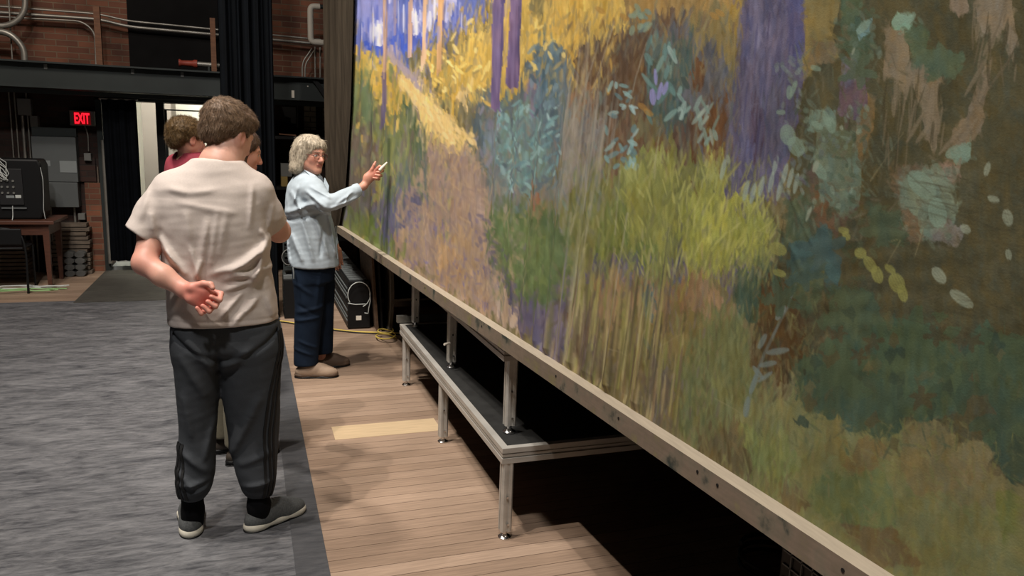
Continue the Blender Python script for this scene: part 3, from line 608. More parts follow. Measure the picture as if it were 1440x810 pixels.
def brick_mat(name='brick', c1=(128, 80, 58), c2=(88, 54, 42), mo=(112, 92, 74)):
    m = bpy.data.materials.new(name); m.use_nodes = True; nt = m.node_tree; N = nt.nodes; L = nt.links; b = N['Principled BSDF']
    tc = N.new('ShaderNodeTexCoord'); sp = N.new('ShaderNodeSeparateXYZ'); cb = N.new('ShaderNodeCombineXYZ')
    ad = N.new('ShaderNodeMath'); ad.operation = 'ADD'
    L.new(tc.outputs['Object'], sp.inputs[0]); L.new(sp.outputs[0], ad.inputs[0]); L.new(sp.outputs[1], ad.inputs[1]); L.new(ad.outputs[0], cb.inputs[0]); L.new(sp.outputs[2], cb.inputs[1])
    br = N.new('ShaderNodeTexBrick')
    for k, v in {'Scale': 1, 'Mortar Size': .006, 'Mortar Smooth': .2, 'Bias': 0, 'Brick Width': .215, 'Row Height': .064}.items(): br.inputs[k].default_value = v
    br.inputs['Color1'].default_value = lin(c1); br.inputs['Color2'].default_value = lin(c2); br.inputs['Mortar'].default_value = lin(mo)
    L.new(cb.outputs[0], br.inputs['Vector'])
    n = N.new('ShaderNodeTexNoise'); n.inputs['Scale'].default_value = 2.3; n.inputs['Detail'].default_value = 7; L.new(tc.outputs['Object'], n.inputs['Vector'])
    r = N.new('ShaderNodeMapRange'); r.inputs[1].default_value = .3; r.inputs[2].default_value = .7; r.inputs[3].default_value = .55; r.inputs[4].default_value = 1.35; L.new(n.outputs[0], r.inputs[0])
    sc = N.new('ShaderNodeVectorMath'); sc.operation = 'SCALE'; L.new(br.outputs['Color'], sc.inputs[0]); L.new(r.outputs[0], sc.inputs['Scale']); L.new(sc.outputs[0], b.inputs['Base Color'])
    b.inputs['Roughness'].default_value = .85
    bp = N.new('ShaderNodeBump'); bp.inputs['Strength'].default_value = .6; bp.inputs['Distance'].default_value = .006
    L.new(br.outputs['Fac'], bp.inputs['Height']); bp.invert = True; L.new(bp.outputs[0], b.inputs['Normal'])
    return m
M = {}
M['boards'] = wood_floor_mat()
M['marley'] = marley_mat('marley', (58, 59, 63), (122, 122, 124))
M['marley_edge'] = marley_mat('marley_edge', (62, 63, 66), (86, 86, 88), .5)
M['mat_dark'] = marley_mat('mat_dark', (56, 54, 50), (84, 82, 76), .5)
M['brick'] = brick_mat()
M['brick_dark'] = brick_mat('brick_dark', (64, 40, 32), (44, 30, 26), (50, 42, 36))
M['black_wall'] = mat('black_wall', (22, 21, 21), .9, noise=(3, .3), spec=.1)
M['steel_dark'] = mat('steel_dark', (46, 51, 50), .6, noise=(2.4, .25), spec=.3)
M['black'] = mat('black', (16, 16, 17), .5, spec=.3)
M['black_soft'] = mat('black_soft', (11, 13, 17), .95, noise=(9, .3), spec=.05)
M['velour'] = mat('velour', (7, 10, 14), .9, noise=(6, .3), spec=.1)
M['alu'] = mat('aluminium', (188, 184, 176), .4, .35, noise=(7, .16, (1, 1, 3)))
M['alu_dark'] = mat('alu_dark', (120, 118, 112), .45, .7, noise=(7, .2))
M['chrome'] = mat('chrome', (200, 200, 200), .2, 1)
M['galv'] = mat('galvanised', (150, 146, 138), .45, .6, noise=(8, .2))
M['deck'] = mat('deck', (36, 36, 35), .7, noise=(14, .35), bump=(120, .4, .001), spec=.3)
M['white_pipe'] = mat('white_pipe', (216, 208, 194), .6)
M['lumber'] = mat('lumber', (112, 74, 50), .7, noise=(9, .3, (1, 1, 6)))
M['lumber_grey'] = mat('lumber_grey', (104, 92, 80), .8, noise=(9, .4, (1, 6, 6)))
M['table'] = mat('table_wood', (86, 52, 38), .5, noise=(7, .3, (1, 6, 6)))
M['panel_grey'] = mat('panel_grey', (92, 96, 96), .6, noise=(3, .12))
M['panel_pale'] = mat('panel_pale', (140, 146, 146), .6, noise=(3, .1))
M['box_grey'] = mat('box_grey', (112, 112, 108), .6)
M['plaster'] = mat('plaster', (132, 125, 118), .9, noise=(3, .06))
M['plaster_white'] = mat('plaster_white', (238, 236, 226), .9)
M['red'] = mat('valve_red', (150, 62, 46), .55)
M['yellow_cord'] = mat('yellow_cord', (206, 182, 84), .6)
M['black_cord'] = mat('black_cord', (20, 20, 20), .5)
M['green_cord'] = mat('green_cord', (150, 190, 130), .6)
M['white_cord'] = mat('white_cord', (200, 204, 200), .5)
M['stone'] = mat('stone', (78, 78, 76), .85, noise=(12, .3))

def struct(o, label=None): o['kind'] = 'structure'; return o
# ================================================================ the stage shell
FX0, FX1, FY0, FY1, CH = -8.5, 4.6, -6.0, 10.0, 9.2
struct(MB().box((FX0, FY0, -.2), (FX1, FY1, 0)).build('floor', M['boards']))
struct(MB().box((FX0, FY0, CH), (FX1, 13, CH+.1)).build('ceiling', M['black_wall']))
struct(MB().box((FX0-.1, FY0, 0), (FX0, 13, CH)).build('wall_left', M['black_wall']))
struct(MB().box((FX1, FY0, 0), (FX1+.1, 13, CH)).build('wall_right', M['black_wall']))
struct(MB().box((FX0, FY0-.1, 0), (FX1, FY0, CH)).build('wall_front', M['black_wall']))
DX0, DX1, DZ = -1.50, -.30, 1.945
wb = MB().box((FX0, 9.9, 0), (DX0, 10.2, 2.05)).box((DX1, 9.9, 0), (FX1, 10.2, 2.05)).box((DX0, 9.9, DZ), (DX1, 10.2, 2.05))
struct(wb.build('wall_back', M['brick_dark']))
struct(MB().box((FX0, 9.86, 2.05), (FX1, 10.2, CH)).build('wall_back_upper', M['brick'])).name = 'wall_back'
# the lit passage beyond the doorway
cor = MB().box((-2.6, 10.2, -.2), (1.0, 12.6, 0))
struct(cor.build('floor', M['marley']))
struct(MB().box((-2.6, 12.5, 0), (1.0, 12.6, 2.9)).box((-2.7, 10.2, 0), (-2.6, 12.6, 2.9)).box((1.0, 10.2, 0), (1.1, 12.6, 2.9)).build('wall_passage', M['plaster_white']))
struct(MB().box((-2.7, 10.2, 2.9), (1.1, 12.6, 3.0)).build('ceiling', M['plaster_white']))
struct(MB().box((-1.3, 11.7, 0), (-.93, 12.5, 2.9)).build('wall_passage_partition', M['plaster'])).name = 'wall_partition'
fr = MB().box((DX0-.06, 9.84, 0), (DX0, 9.92, DZ+.06)).box((DX1, 9.84, 0), (DX1+.06, 9.92, DZ+.06)).box((DX0-.06, 9.84, DZ), (DX1+.06, 9.92, DZ+.06))
d1 = fr.build('door_1', M['steel_dark']); struct(d1)
MB().box((-.95, 9.9, 0), (-.865, 10.02, DZ)).build('door_mullion', M['black'], d1)
MB().box((-.865, 9.97, 1.86), (DX1, 10.0, 1.875)).box((-.865, 9.97, 0), (-.84, 10.0, 1.86)).build('door_frame', M['steel_dark'], d1)
MB().box((-1.42, 9.62, 0), (-1.1, 9.9, .004)).box((DX0, 9.9, 0), (DX1, 10.2, .05)).build('threshold', M['panel_pale'], d1)
struct(MB().box((FX0, FY0, 0), (.145, 8.13, .003)).build('floor_covering', M['marley'])).name = 'floor'
struct(MB().box((.139, FY0, .003), (.262, 8.0, .006)).build('floor_edge', M['marley_edge'])).name = 'trim_1'
tag(MB().box((-1.56, 8.02, .003), (.2, 9.86, .009)).build('floor_mat', M['mat_dark']), 'dark grey rubber mat lying in front of the lit doorway', 'mat')
p = MB().box((.425, 4.04, 0), (1.02, 4.24, .0015)).build('trim_2', mat('new_board', (192, 168, 134), .55, noise=(5, .14, (1, 14, 1)))); struct(p)

# gallery beam along the back wall
g = thing('gallery_beam', (-.6, 9.3, 2.0), 'dark grey painted steel beam running along the brick back wall', 'beam')
MB().box((-3.4, 9.2, 2.03), (3.4, 9.26, 2.262)).build('web', M['steel_dark'], g)
MB().box((-3.4, 9.12, 2.255), (3.4, 9.5, 2.272)).box((-3.4, 9.12, 2.012), (3.4, 9.5, 2.03)).build('flange', M['steel_dark'], g)
MB().box((-3.4, 9.5, 2.19), (3.4, 9.86, 2.23)).build('gallery_deck', M['black_wall'], g)
MB().box((-3.4, 9.3, 1.96), (3.4, 9.34, 2.0)).build('rail', M['steel_dark'], g)
for x0 in (-1.9, -1.1, -.62):
    MB().box((x0, 9.192, 2.2), (x0+.03, 9.2, 2.25)).build('tape_mark', M['box_grey'], g)
for x0, z0, x1, z1 in ((.52, 2.04, .55, 2.12), (.69, 2.17, .705, 2.18)):
    MB().box((x0, 9.192, z0), (x1, 9.2, z1)).build('chipped_paint', M['white_pipe'], g)
MB().hexa([(.74, 9.16, 2.25), (.80, 9.16, 2.25), (.80, 9.19, 2.25), (.74, 9.19, 2.25), (.88, 9.16, 2.05), (.95, 9.16, 2.05), (.95, 9.19, 2.05), (.88, 9.19, 2.05)]).build('brace', M['black'], g)
# shade of a recess on the upper wall, put in as a flat black slab
struct(MB().box((-1.18, 9.80, 2.24), (.26, 9.86, 3.6)).build('trim_3', M['black_wall']))

def pipe(name, pts, r, m, label, cat='pipe', group=None, n=10):
    return tag(MB().tube(pts, r, n).build(name, m, smooth=True), label, cat, group)
def bend(pts, rad=.05, n=5):
    out = [Vector(pts[0])]
    for i in range(1, len(pts)-1):
        a, b, c = Vector(pts[i-1]), Vector(pts[i]), Vector(pts[i+1])
        d1 = (a-b).normalized(); d2 = (c-b).normalized(); q = min(rad, (a-b).length/2, (c-b).length/2)
        for k in range(n+1):
            t = k/n; out.append((b+d1*q)*(1-t)**2+b*2*t*(1-t)+(b+d2*q)*t*t)
    out.append(Vector(pts[-1])); return out
pipe('conduit', bend([(-3.2, 9.72, 2.84), (-1.45, 9.72, 2.845), (-1.17, 9.72, 2.795), (-.9, 9.72, 2.79), (.9, 9.72, 2.75)], .12), .011, M['galv'], 'thin upper galvanised conduit running the length of the brick wall above the beam')
pipe('conduit', bend([(-3.2, 9.72, 2.775), (-1.45, 9.72, 2.79), (-1.17, 9.72, 2.735), (-.9, 9.72, 2.73), (.9, 9.72, 2.70)], .12), .017, M['galv'], 'second galvanised conduit running just under the uppermost one on the brick wall')
pipe('conduit', bend([(-3.2, 9.74, 2.72), (-1.62, 9.74, 2.76), (-1.50, 9.74, 2.66), (-1.51, 9.74, 2.24)], .1), .011, M['galv'], 'conduit that bends down the bricks left of the wooden upright')
pipe('duct_pipe', bend([(-3.2, 9.55, 2.61), (-2.25, 9.55, 2.63), (-2.10, 9.55, 2.78), (-2.09, 9.55, 3.3)], .15), .03, M['galv'], 'fat grey pipe curving up out of the top left corner')
pipe('duct_pipe', bend([(-3.2, 9.5, 2.56), (-2.25, 9.5, 2.57), (-2.13, 9.5, 2.42), (-2.135, 9.5, 2.27)], .15), .032, M['galv'], 'fat grey pipe curving down onto the beam at the far left')
pipe('conduit', [(-2.27, 9.6, 2.27), (-2.25, 9.6, 3.2)], .008, M['galv'], 'thin upright conduit standing at the far left above the beam')
tag(MB().box((-1.455, 9.42, 2.24), (-1.395, 9.48, 2.885)).build('wooden_upright', M['lumber']), 'pale wooden upright on the gallery to the left, beside the bent conduit', 'post', 'gallery uprights')
tag(MB().box((-.317, 9.42, 2.24), (-.263, 9.48, 2.86)).build('wooden_upright', M['lumber']), 'reddish wooden upright on the gallery beside the tall black curtain', 'post', 'gallery uprights')
v = thing('fire_valve', (-.5, 9.6, 2.36), 'rusty red pipe fitting on a grey pipe above the beam', 'valve')
MB().tube([(-.66, 9.6, 2.375), (-.65, 9.6, 2.375), (-.63, 9.6, 2.375), (-.52, 9.6, 2.375), (-.5, 9.6, 2.375), (-.47, 9.6, 2.375)], [.042, .042, .03, .034, .045, .045], 14).build('body', M['red'], v, True)
MB().cyl((-.47, 9.6, 2.375), (-.1, 9.6, 2.37), .028).build('pipe', M['galv'], v, True)
MB().box((-.36, 9.58, 2.225), (-.34, 9.62, 2.36)).build('pipe_saddle', M['steel_dark'], v)
w = thing('insulated_pipe', (.8, 9.3, 2.66), 'white lagged pipe bent in a squared C high on the dark wall', 'pipe')
MB().tube(bend([(1.02, 9.3, 2.67), (.745, 9.3, 2.67), (.745, 9.3, 3.055), (.85, 9.3, 3.058)], .05), .033, 14).build('lagging', M['white_pipe'], w, True)
MB().tube(bend([(.85, 9.3, 3.058), (1.2, 9.3, 3.06), (1.2, 9.87, 3.06)], .05), .024).build('pipe', M['steel_dark'], w, True)
pipe('conduit', bend([(.775, 9.5, 2.62), (.665, 9.5, 2.46), (.66, 9.5, 2.24)], .06), .010, M['galv'], 'left conduit of the pair with a slanted kink under the white pipe', 'pipe')
pipe('conduit', bend([(.80, 9.5, 2.60), (.695, 9.5, 2.44), (.69, 9.5, 2.24)], .06), .010, M['galv'], 'right conduit of the pair with a slanted kink under the white pipe', 'pipe')
pipe('conduit', [(.806, 9.5, 2.24), (.808, 9.5, 2.64)], .011, M['galv'], 'straight upright conduit below the white pipe, left of two', 'pipe')
pipe('conduit', [(.862, 9.5, 2.24), (.866, 9.5, 2.64)], .011, M['galv'], 'straight upright conduit below the white pipe, right of two', 'pipe')
pipe('conduit', [(.62, 9.86, 1.72), (.62, 9.86, 1.98)], .010, M['galv'], 'short upright conduit left of the pale block window')

# pale block patches seen under the beam on the right
bm_ = brick_mat('pale_block', (186, 168, 138), (170, 154, 126), (110, 96, 76))
w1 = MB().box((.70, 9.87, 1.70), (.84, 9.9, 1.985)).build('window_1', bm_); struct(w1)
w2 = MB().box((.925, 9.87, 1.70), (.985, 9.9, 1.965)).build('window_2', bm_); struct(w2)
tag(MB().prism([(.44, 1.96), (.60, 1.96), (.60, 1.765), (.54, 1.77), (.54, 1.83), (.47, 1.85)], 'y', 9.80, 9.84).build('hanging_panel', M['box_grey']), 'grey metal panel with a notched corner hanging under the beam', 'panel')
tag(MB().hexa([(.39, 9.5, 1.63), (.58, 9.5, 1.62), (.60, 9.8, 1.62), (.42, 9.8, 1.63), (.39, 9.5, 1.645), (.58, 9.5, 1.635), (.60, 9.8, 1.635), (.42, 9.8, 1.645)]).build('cardboard_flap', M['lumber']), 'brown cardboard sheet lying on the dark shelf behind the woman', 'cardboard')
sh = thing('storage_rack', (.6, 9.5, 0), 'black storage rack in the shade behind the pointing woman', 'rack')
for x_ in (.25, 1.35): MB().box((x_, 9.35, 0), (x_+.04, 9.85, 1.7)).build('side_frame', M['black'], sh)
MB().box((.25, 9.35, 1.58), (1.39, 9.85, 1.615)).build('shelf', M['black'], sh)
MB().box((.25, 9.35, 1.0), (1.39, 9.85, 1.035)).build('shelf', M['black'], sh)
MB().box((.25, 9.35, .4), (1.39, 9.85, .435)).build('shelf', M['black'], sh)
tag(MB().box((.40, 9.42, 1.036), (.47, 9.6, 1.15)).build('cardboard_box', mat('yellow_box', (150, 126, 70), .7)), 'small yellowish box on the black rack behind the woman', 'box')
tag(MB().box((.40, 9.42, 1.152), (.52, 9.6, 1.30)).build('storage_box', M['box_grey']), 'grey box on top of the small yellowish box on the rack', 'box')

# curtains
def curtain(name, x0, x1, y, z0, z1, folds, amp, m, label, flare=.0, thick=.02):
    nx, nz = 90, 24; rings = []
    V = []; F = []
    for side in (0, 1):
        for j in range(nz+1):
            t = j/nz; z = z0+(z1-z0)*t
            for i in range(nx+1):
                s = i/nx; xx_ = x0+(x1-x0)*s+flare*(1-t)*(s-.5)
                yy_ = y+amp*(math.sin(s*folds*2*math.pi+.6*math.sin(3*t))+.4*math.sin(s*folds*4.7*math.pi+1))+side*thick
                V.append((xx_, yy_, z))
    n1 = (nx+1)*(nz+1)
    for side in (0, 1):
        for j in range(nz):
            for i in range(nx):
                a = side*n1+j*(nx+1)+i; F.append((a, a+1, a+nx+2, a+nx+1))
    for j in range(nz):
        for i in (0, nx):
            a = j*(nx+1)+i; F.append((a, a+nx+1, a+nx+1+n1, a+n1))
    for i in range(nx):
        for j in (0, nz):
            a = j*(nx+1)+i; F.append((a, a+1, a+1+n1, a+n1))
    return tag(MB().add(V, F).build(name, m, smooth=True), label, 'curtain')
curtain('leg_curtain', -.165, .245, 7.08, .02, 7.5, 5, .035, M['velour'], 'tall narrow black curtain hanging to the floor behind the men', .03)
o = curtain('black_curtain', -1.44, -1.10, 9.45, .18, 1.94, 3, .02, M['black_soft'], 'short black curtain drawn across the left side of the doorway', .0)
rod = MB().tube(bend([(-1.46, 9.9, 1.945), (-1.46, 9.46, 1.945), (-1.08, 9.46, 1.945)], .03), .009, 8).build('curtain_rod', M['galv'], smooth=True); rod.parent = o
curtain('masking_curtain', 1.05, 4.4, 7.75, .0, 7.5, 16, .05, M['black_soft'], 'wide black masking curtain hanging behind the painted backdrop')
o = curtain('dark_backing', 0, 9.4, 0, .0, 7.5, 30, .05, M['black_soft'], 'long black sheet added behind the platforms to keep the space beneath dark')
o.name = 'masking_curtain'; o.rotation_euler = (0, 0, R_(90)); o.location = (3.0, -1.8, 0)  # added black sheet, stands in for the dark under the platforms

# exit sign
ex = thing('exit_sign', (-1.68, 9.8, 1.65), 'lit red EXIT sign on the dark wall left of the doorway', 'exit sign')
MB().box((-1.806, 9.76, 1.65), (-1.562, 9.84, 1.812)).build('housing', M['box_grey'], ex, bevel=.004)
MB().box((-1.765, 9.754, 1.66), (-1.60, 9.76, 1.802)).build('face', mat('exit_face', (60, 8, 8), .5, emit=((120, 6, 10), .5)), ex)
tc_ = bpy.data.curves.new('letters', 'FONT'); tc_.body = 'EXIT'; tc_.size = .155; tc_.extrude = .002; tc_.offset = .004; tc_.align_x = 'CENTER'
to = bpy.data.objects.new('letters', tc_); tmp = COL.objects.link(to)
dg = bpy.context.evaluated_depsgraph_get(); me = bpy.data.meshes.new_from_object(to.evaluated_get(dg)); bpy.data.objects.remove(to)
xs = [v.co.x for v in me.vertices]; ys = [v.co.y for v in me.vertices]
for v_ in me.vertices:
    u = (v_.co.x-min(xs))/(max(xs)-min(xs)); w_ = (v_.co.y-min(ys))/(max(ys)-min(ys)) if False else v_.co.y
w0, w1, h0, h1 = min(xs), max(xs), min(ys), max(ys)
for v_ in me.vertices:
    v_.co = Vector((-1.757+(v_.co.x-w0)/(w1-w0)*.148, 9.751+v_.co.z, 1.672+(v_.co.y-h0)/(h1-h0)*.116))
me.materials.clear(); me.materials.append(mat('exit_red', (255, 30, 40), .4, emit=((255, 26, 44), 2.2)))
lo = bpy.data.objects.new('letters', me); link(lo, ex)

# wall boxes, cabinet and conduits left
cb = thing('electrical_cabinet', (-1.99, 9.8, .75), 'large flat grey electrical cabinet on the wall behind the loudspeaker', 'cabinet')
MB().box((-2.19, 9.74, 1.03), (-1.76, 9.898, 1.52)).build('body', M['panel_grey'], cb, bevel=.005)
MB().box((-2.21, 9.74, .75), (-1.77, 9.898, 1.025)).build('lower_door', M['panel_grey'], cb, bevel=.005)
MB().box((-2.19, 9.735, 1.20), (-2.02, 9.74, 1.262)).build('label_plate', M['panel_pale'], cb)
MB().box((-1.93, 9.735, 1.135), (-1.765, 9.74, 1.262)).build('label_plate', M['panel_pale'], cb)
MB().box((-2.19, 9.80, 1.525), (-1.76, 9.898, 1.62)).build('top_box', M['steel_dark'], cb)
for x in (-2.13, -2.08, -1.84): MB().cyl((x, 9.865, .35), (x, 9.865, .76), .013).build('conduit', M['galv'], cb, True)
for (x0, z0, x1, z1, lab) in [(-2.31, 1.74, -2.18, 1.92, 'larger grey junction box high up on the wall at the left'), (-2.20, 1.62, -2.125, 1.74, 'small grey junction box just above the cabinet, lower right of the larger one'),
                              (-1.70, 1.265, -1.63, 1.35, 'small grey switch box under the exit sign'), (-1.80, .60, -1.73, .675, 'small grey outlet box below the cabinet above the stacked boards'), (-1.74, .10, -1.70, .15, 'small pale outlet box low on the bricks beside the concrete blocks')]:
    b_ = thing('junction_box', ((x0+x1)/2, 9.85, z0), lab, 'electrical box')
    MB().box((x0, 9.81, z0), (x1, 9.9, z1)).build('body', M['box_grey'], b_, bevel=.004)
    MB().box((x0+.006, 9.805, z0+.006), (x1-.006, 9.81, z1-.006)).build('cover', M['box_grey'], b_)
for i, (x, r) in enumerate([(-2.40, .008), (-2.35, .008), (-2.29, .016), (-2.238, .009)]):
    pipe('conduit', [(x, 9.86, 0), (x+.01, 9.86, 1.735 if r > .012 else 2.0)], r, M['galv'], ['leftmost thin upright conduit behind the loudspeaker', 'second thin upright conduit behind the loudspeaker', 'thick upright conduit rising behind the loudspeaker to the junction box', 'thin upright conduit between the loudspeaker and the grey cabinet'][i])
pipe('conduit', bend([(-1.66, 9.87, 1.37), (-1.655, 9.87, 1.55), (-1.68, 9.87, 1.65)], .04), .007, M['galv'], 'thin conduit joining the exit sign to the switch box')
pipe('conduit', [(-1.585, 9.87, 0), (-1.58, 9.87, 1.2)], .008, M['lumber_grey'], 'thin vertical pipe on the brick pier left of the black curtain')
pipe('conduit', [(-1.50, 9.8, .1), (-1.50, 9.8, 1.5)], .02, M['galv'], 'stout galvanised pipe at the left edge of the doorway curtain')
struct(MB().box((-1.72, 9.85, 0), (-1.53, 9.9, 1.02)).build('trim_4', M['brick']))
struct(MB().box((-1.76, 9.86, 1.03), (-1.60, 9.9, 1.30)).build('trim_5', M['brick_dark']))

# table with loudspeaker
t = thing('wooden_table', (-2.2, 9.1, 0), 'reddish wooden table with square legs carrying the black loudspeaker', 'table')
MB().box((-3.1, 8.82, .655), (-1.84, 9.5, .69)).build('tabletop', M['table'], t, bevel=.005)
MB().box((-3.05, 8.87, .545), (-1.90, 8.90, .655)).box((-3.05, 9.42, .545), (-1.90, 9.45, .655)).box((-1.93, 8.9, .545), (-1.90, 9.42, .655)).build('apron', M['table'], t)
for x in (-3.0, -1.925):
    for y in (8.89, 9.40):
        MB().hexa([(x-.018, y-.018, 0), (x+.018, y-.018, 0), (x+.018, y+.018, 0), (x-.018, y+.018, 0), (x-.032, y-.028, .655), (x+.03, y-.028, .655), (x+.03, y+.028, .655), (x-.032, y+.028, .655)]).build('leg', M['table'], t)
s = thing('loudspeaker', (-2.2, 9.1, .69), 'black plastic loudspeaker seen from behind on the wooden table', 'loudspeaker')
o = MB().prism([(-2.40, .692), (-1.98, .692), (-1.955, .76), (-1.95, 1.24), (-1.975, 1.30), (-2.36, 1.30), (-2.41, 1.22)], 'y', 8.98, 9.3).build('cabinet', M['black'], s, bevel=.02)
MB().box((-2.33, 8.965, .84), (-2.12, 8.985, 1.2)).build('rear_panel', mat('spk_panel', (30, 30, 31), .5), s, bevel=.004)
for i in range(9):
    x = -2.30+(i % 3)*.05; z = 1.08-(i//3)*.06
    MB().lathe((0, 0, 0), [(.011, 0), (.011, .012), (0, .012)], 10).build('knob', M['box_grey'], s)
    k = COL.objects[-1]; k.rotation_euler = (R_(90), 0, 0); k.location = (x+0, 8.965, z); k.matrix_parent_inverse = Matrix.Translation(-Vector(s.location))
MB().box((-2.19, 8.96, .91), (-2.14, 8.965, .94)).build('socket_plate', M['white_cord'], s)
MB().box((-2.27, 8.96, .91), (-2.20, 8.965, .935)).build('label_strip', M['panel_pale'], s)
MB().box((-2.32, 8.96, .80), (-2.10, 8.975, .815)).build('handle', M['panel_grey'], s)
random.seed(11)
pts = []
for i in range(40):
    a = i*.75; pts.append((-2.30+.055*math.cos(a)+random.uniform(-.02, .02), 8.95-.0005*i, 1.2+.1*math.sin(a*.93)+random.uniform(-.02, .02)))
tag(MB().tube(pts, .004, 6).build('coiled_cable', M['white_cord'], smooth=True), 'tangled pale cable hung over the top of the loudspeaker', 'cable')
tag(MB().tube(bend([(-2.22, 8.955, .83), (-2.225, 8.955, .72), (-2.22, 8.9, .692)], .03), .004, 6).build('power_cable', M['white_cord'], smooth=True), 'thin power lead hanging down the back of the loudspeaker', 'cable')
tag(MB().tube([(-1.95, 8.96, 1.22), (-1.935, 8.955, 1.1), (-1.94, 8.955, .95), (-1.95, 8.955, .8), (-1.94, 8.955, .70)], .003, 6).build('signal_cable', M['white_cord'], smooth=True), 'thin cable running down the right edge of the loudspeaker', 'cable')
# black chair at the table
c = thing('folding_chair', (-2.3, 8.6, 0), 'black chair standing in front of the wooden table at the left edge', 'chair')
MB().tube(bend([(-2.055, 8.58, 0), (-2.05, 8.60, .42), (-2.09, 8.62, .62), (-2.3, 8.62, .65), (-2.5, 8.62, .62), (-2.52, 8.6, .42), (-2.52, 8.58, 0)], .1), .011, 8).build('frame', M['black'], c, True)
MB().box((-2.5, 8.62, .43), (-2.08, 9.0, .455)).build('seat', M['black'], c, bevel=.01)
MB().box((-2.49, 8.60, .48), (-2.08, 8.62, .64)).build('backrest', M['black'], c, bevel=.01)
for x in (-2.5, -2.08): MB().cyl((x, 8.98, 0), (x, 8.98, .43), .011, 8).build('leg', M['black'], c, True)
# lumber stack under the table and stacked boards
random.seed(3)
for i in range(9):
    z = .012+i*.043; x1 = -2.24+random.uniform(-.02, .02)
    tag(MB().box((-3.0, 9.46, z), (x1, 9.7, z+.03)).build('board', M['lumber_grey']), 'grey weathered board in the stack behind the table leg at the far left', 'board', 'boards stacked behind the table')
for i in range(12):
    z = .004+i*.0485
    x0 = -2.05+random.uniform(-.03, .02); x1 = -1.69+random.uniform(-.02, .02)
    tag(MB().box((x0, 9.66+random.uniform(0, .02), z), (x1, 9.82, z+.037)).build('board', M['lumber_grey']), 'grey end of a board in the tall stack beside the brick pier', 'board', 'boards stacked beside the brick pier')
for i in range(4):
    for j in range(2):
        cx = -1.862+j*.105; cz = .003+i*.07
        b = MB(); n = 8
        ang = [k*math.pi/4+math.pi/8 for k in range(8)]
        b.prism([(cx+.054*math.cos(a), cz+.034+.0365*math.sin(a)) for a in ang], 'y', 9.5, 9.64)
        tag(b.build('counterweight', M['stone'], bevel=.004), 'dark grey concrete block in the low pile before the stacked boards', 'weight block', 'blocks piled before the boards')
# cable pile at the table foot
random.seed(8)
mb = MB()
for k in range(7):
    pts = []; x = -2.9+random.uniform(-.1, .2); y0 = 8.68+random.uniform(-.12, .2)
    while x < -1.72: pts.append((x, y0+random.uniform(-.06, .06), .010+.006*k)); x += random.uniform(.07, .16)
    mb2 = MB().tube(pts, .006, 6)
    tag(mb2.build('floor_cable', M['green_cord'] if k % 2 else M['white_cord'], smooth=True), ('pale green' if k % 2 else 'whitish')+' cable lying in the tangle at the foot of the wooden table', 'cable', 'pale green cables under the table' if k % 2 else 'whitish cables under the table')
# ================================================================ platforms under the cloth
def rail_profile(x0, x1, y0, y1, z0, z1, parent, name='side_rail'):
    """hollow aluminium edge rail with two grooves, as a frame around a deck"""
    mb = MB(); h = z1-z0
    bands = [(0, .34, .0), (.34, .44, .007), (.44, .60, .002), (.60, .68, .007), (.68, 1, .0)]
    for a, b, ins in bands:
        i = ins; t = .03
        mb.box((x0+i, y0+i, z0+h*a), (x1-i, y0+t, z0+h*b)); mb.box((x0+i, y1-t, z0+h*a), (x1-i, y1-i, z0+h*b))
        mb.box((x0+i, y0+t, z0+h*a), (x0+t, y1-t, z0+h*b)); mb.box((x1-t, y0+t, z0+h*a), (x1-i, y1-t, z0+h*b))
    mb.build(name, M['alu'], parent)
def leg(x, y, z0, z1, parent, knob_side=-1):
    w = .024
    prof = [(-w, -w*.7), (-w*.7, -w), (-w*.25, -w), (-w*.25, -w*.8), (w*.25, -w*.8), (w*.25, -w), (w*.7, -w), (w, -w*.7), (w, w*.7), (w*.7, w), (-w*.7, w), (-w, w*.7), (-w, w*.25), (-w*.8, w*.25), (-w*.8, -w*.25), (-w, -w*.25)]
    lg = MB().prism([(x+a, y+b) for a, b in prof], 'z', z0+.035, z1).build('leg', M['alu'], parent)
    MB().lathe((x, y, z0), [(.027, 0), (.028, .006), (.020, .012), (.010, .018), (.010, .036)], 20).build('levelling_foot', M['chrome'], lg, True)
    for bx_, bz_ in ((.004, .07), (-.002, .19)): MB().cyl((x+bx_, y-.024, z0+bz_), (x+bx_, y-.030, z0+bz_), .005, 8).build('bolt', M['chrome'], lg, True)
    return lg
pl = thing('stage_platform', (1.55, 3.85, 0), 'low black-topped aluminium platform standing on the stage boards', 'platform')
X0, X1, Y0, Y1 = .955, 2.175, 2.775, 4.985
MB().box((X0+.028, Y0+.028, .375), (X1-.028, Y1-.028, .402)).build('deck', M['deck'], pl)
rail_profile(X0, X1, Y0, Y1, .338, .404, pl)
for y in (2.80, 3.875, 4.90):
    leg(.985, y, 0, .34, pl); leg(2.14, y, 0, .34, pl)
MB().box((.94, 4.99, .41), (1.9, 5.03, .455)).build('end_rail', M['alu_dark'], pl)
pu = thing('stage_platform', (1.6, 3.9, .404), 'upper platform on short legs standing on the lower one, under the backdrop', 'platform')
U0, U1, V0, V1 = .99, 2.2, 2.90, 5.10
MB().box((U0+.02, V0+.02, .77), (U1-.02, V1-.02, .797)).build('deck', M['deck'], pu)
o = rail_profile(U0, U1, V0, V1, .733, .799, pu)
for y in (2.945, 3.93, 4.88):
    leg(1.04, y, .404, .735, pu); leg(2.10, y, .404, .735, pu)
MB().tube([(1.02, 3.90, .55), (.985, 3.88, .55)], .007, 8).build('leg_pin', M['white_pipe'], pu, True)

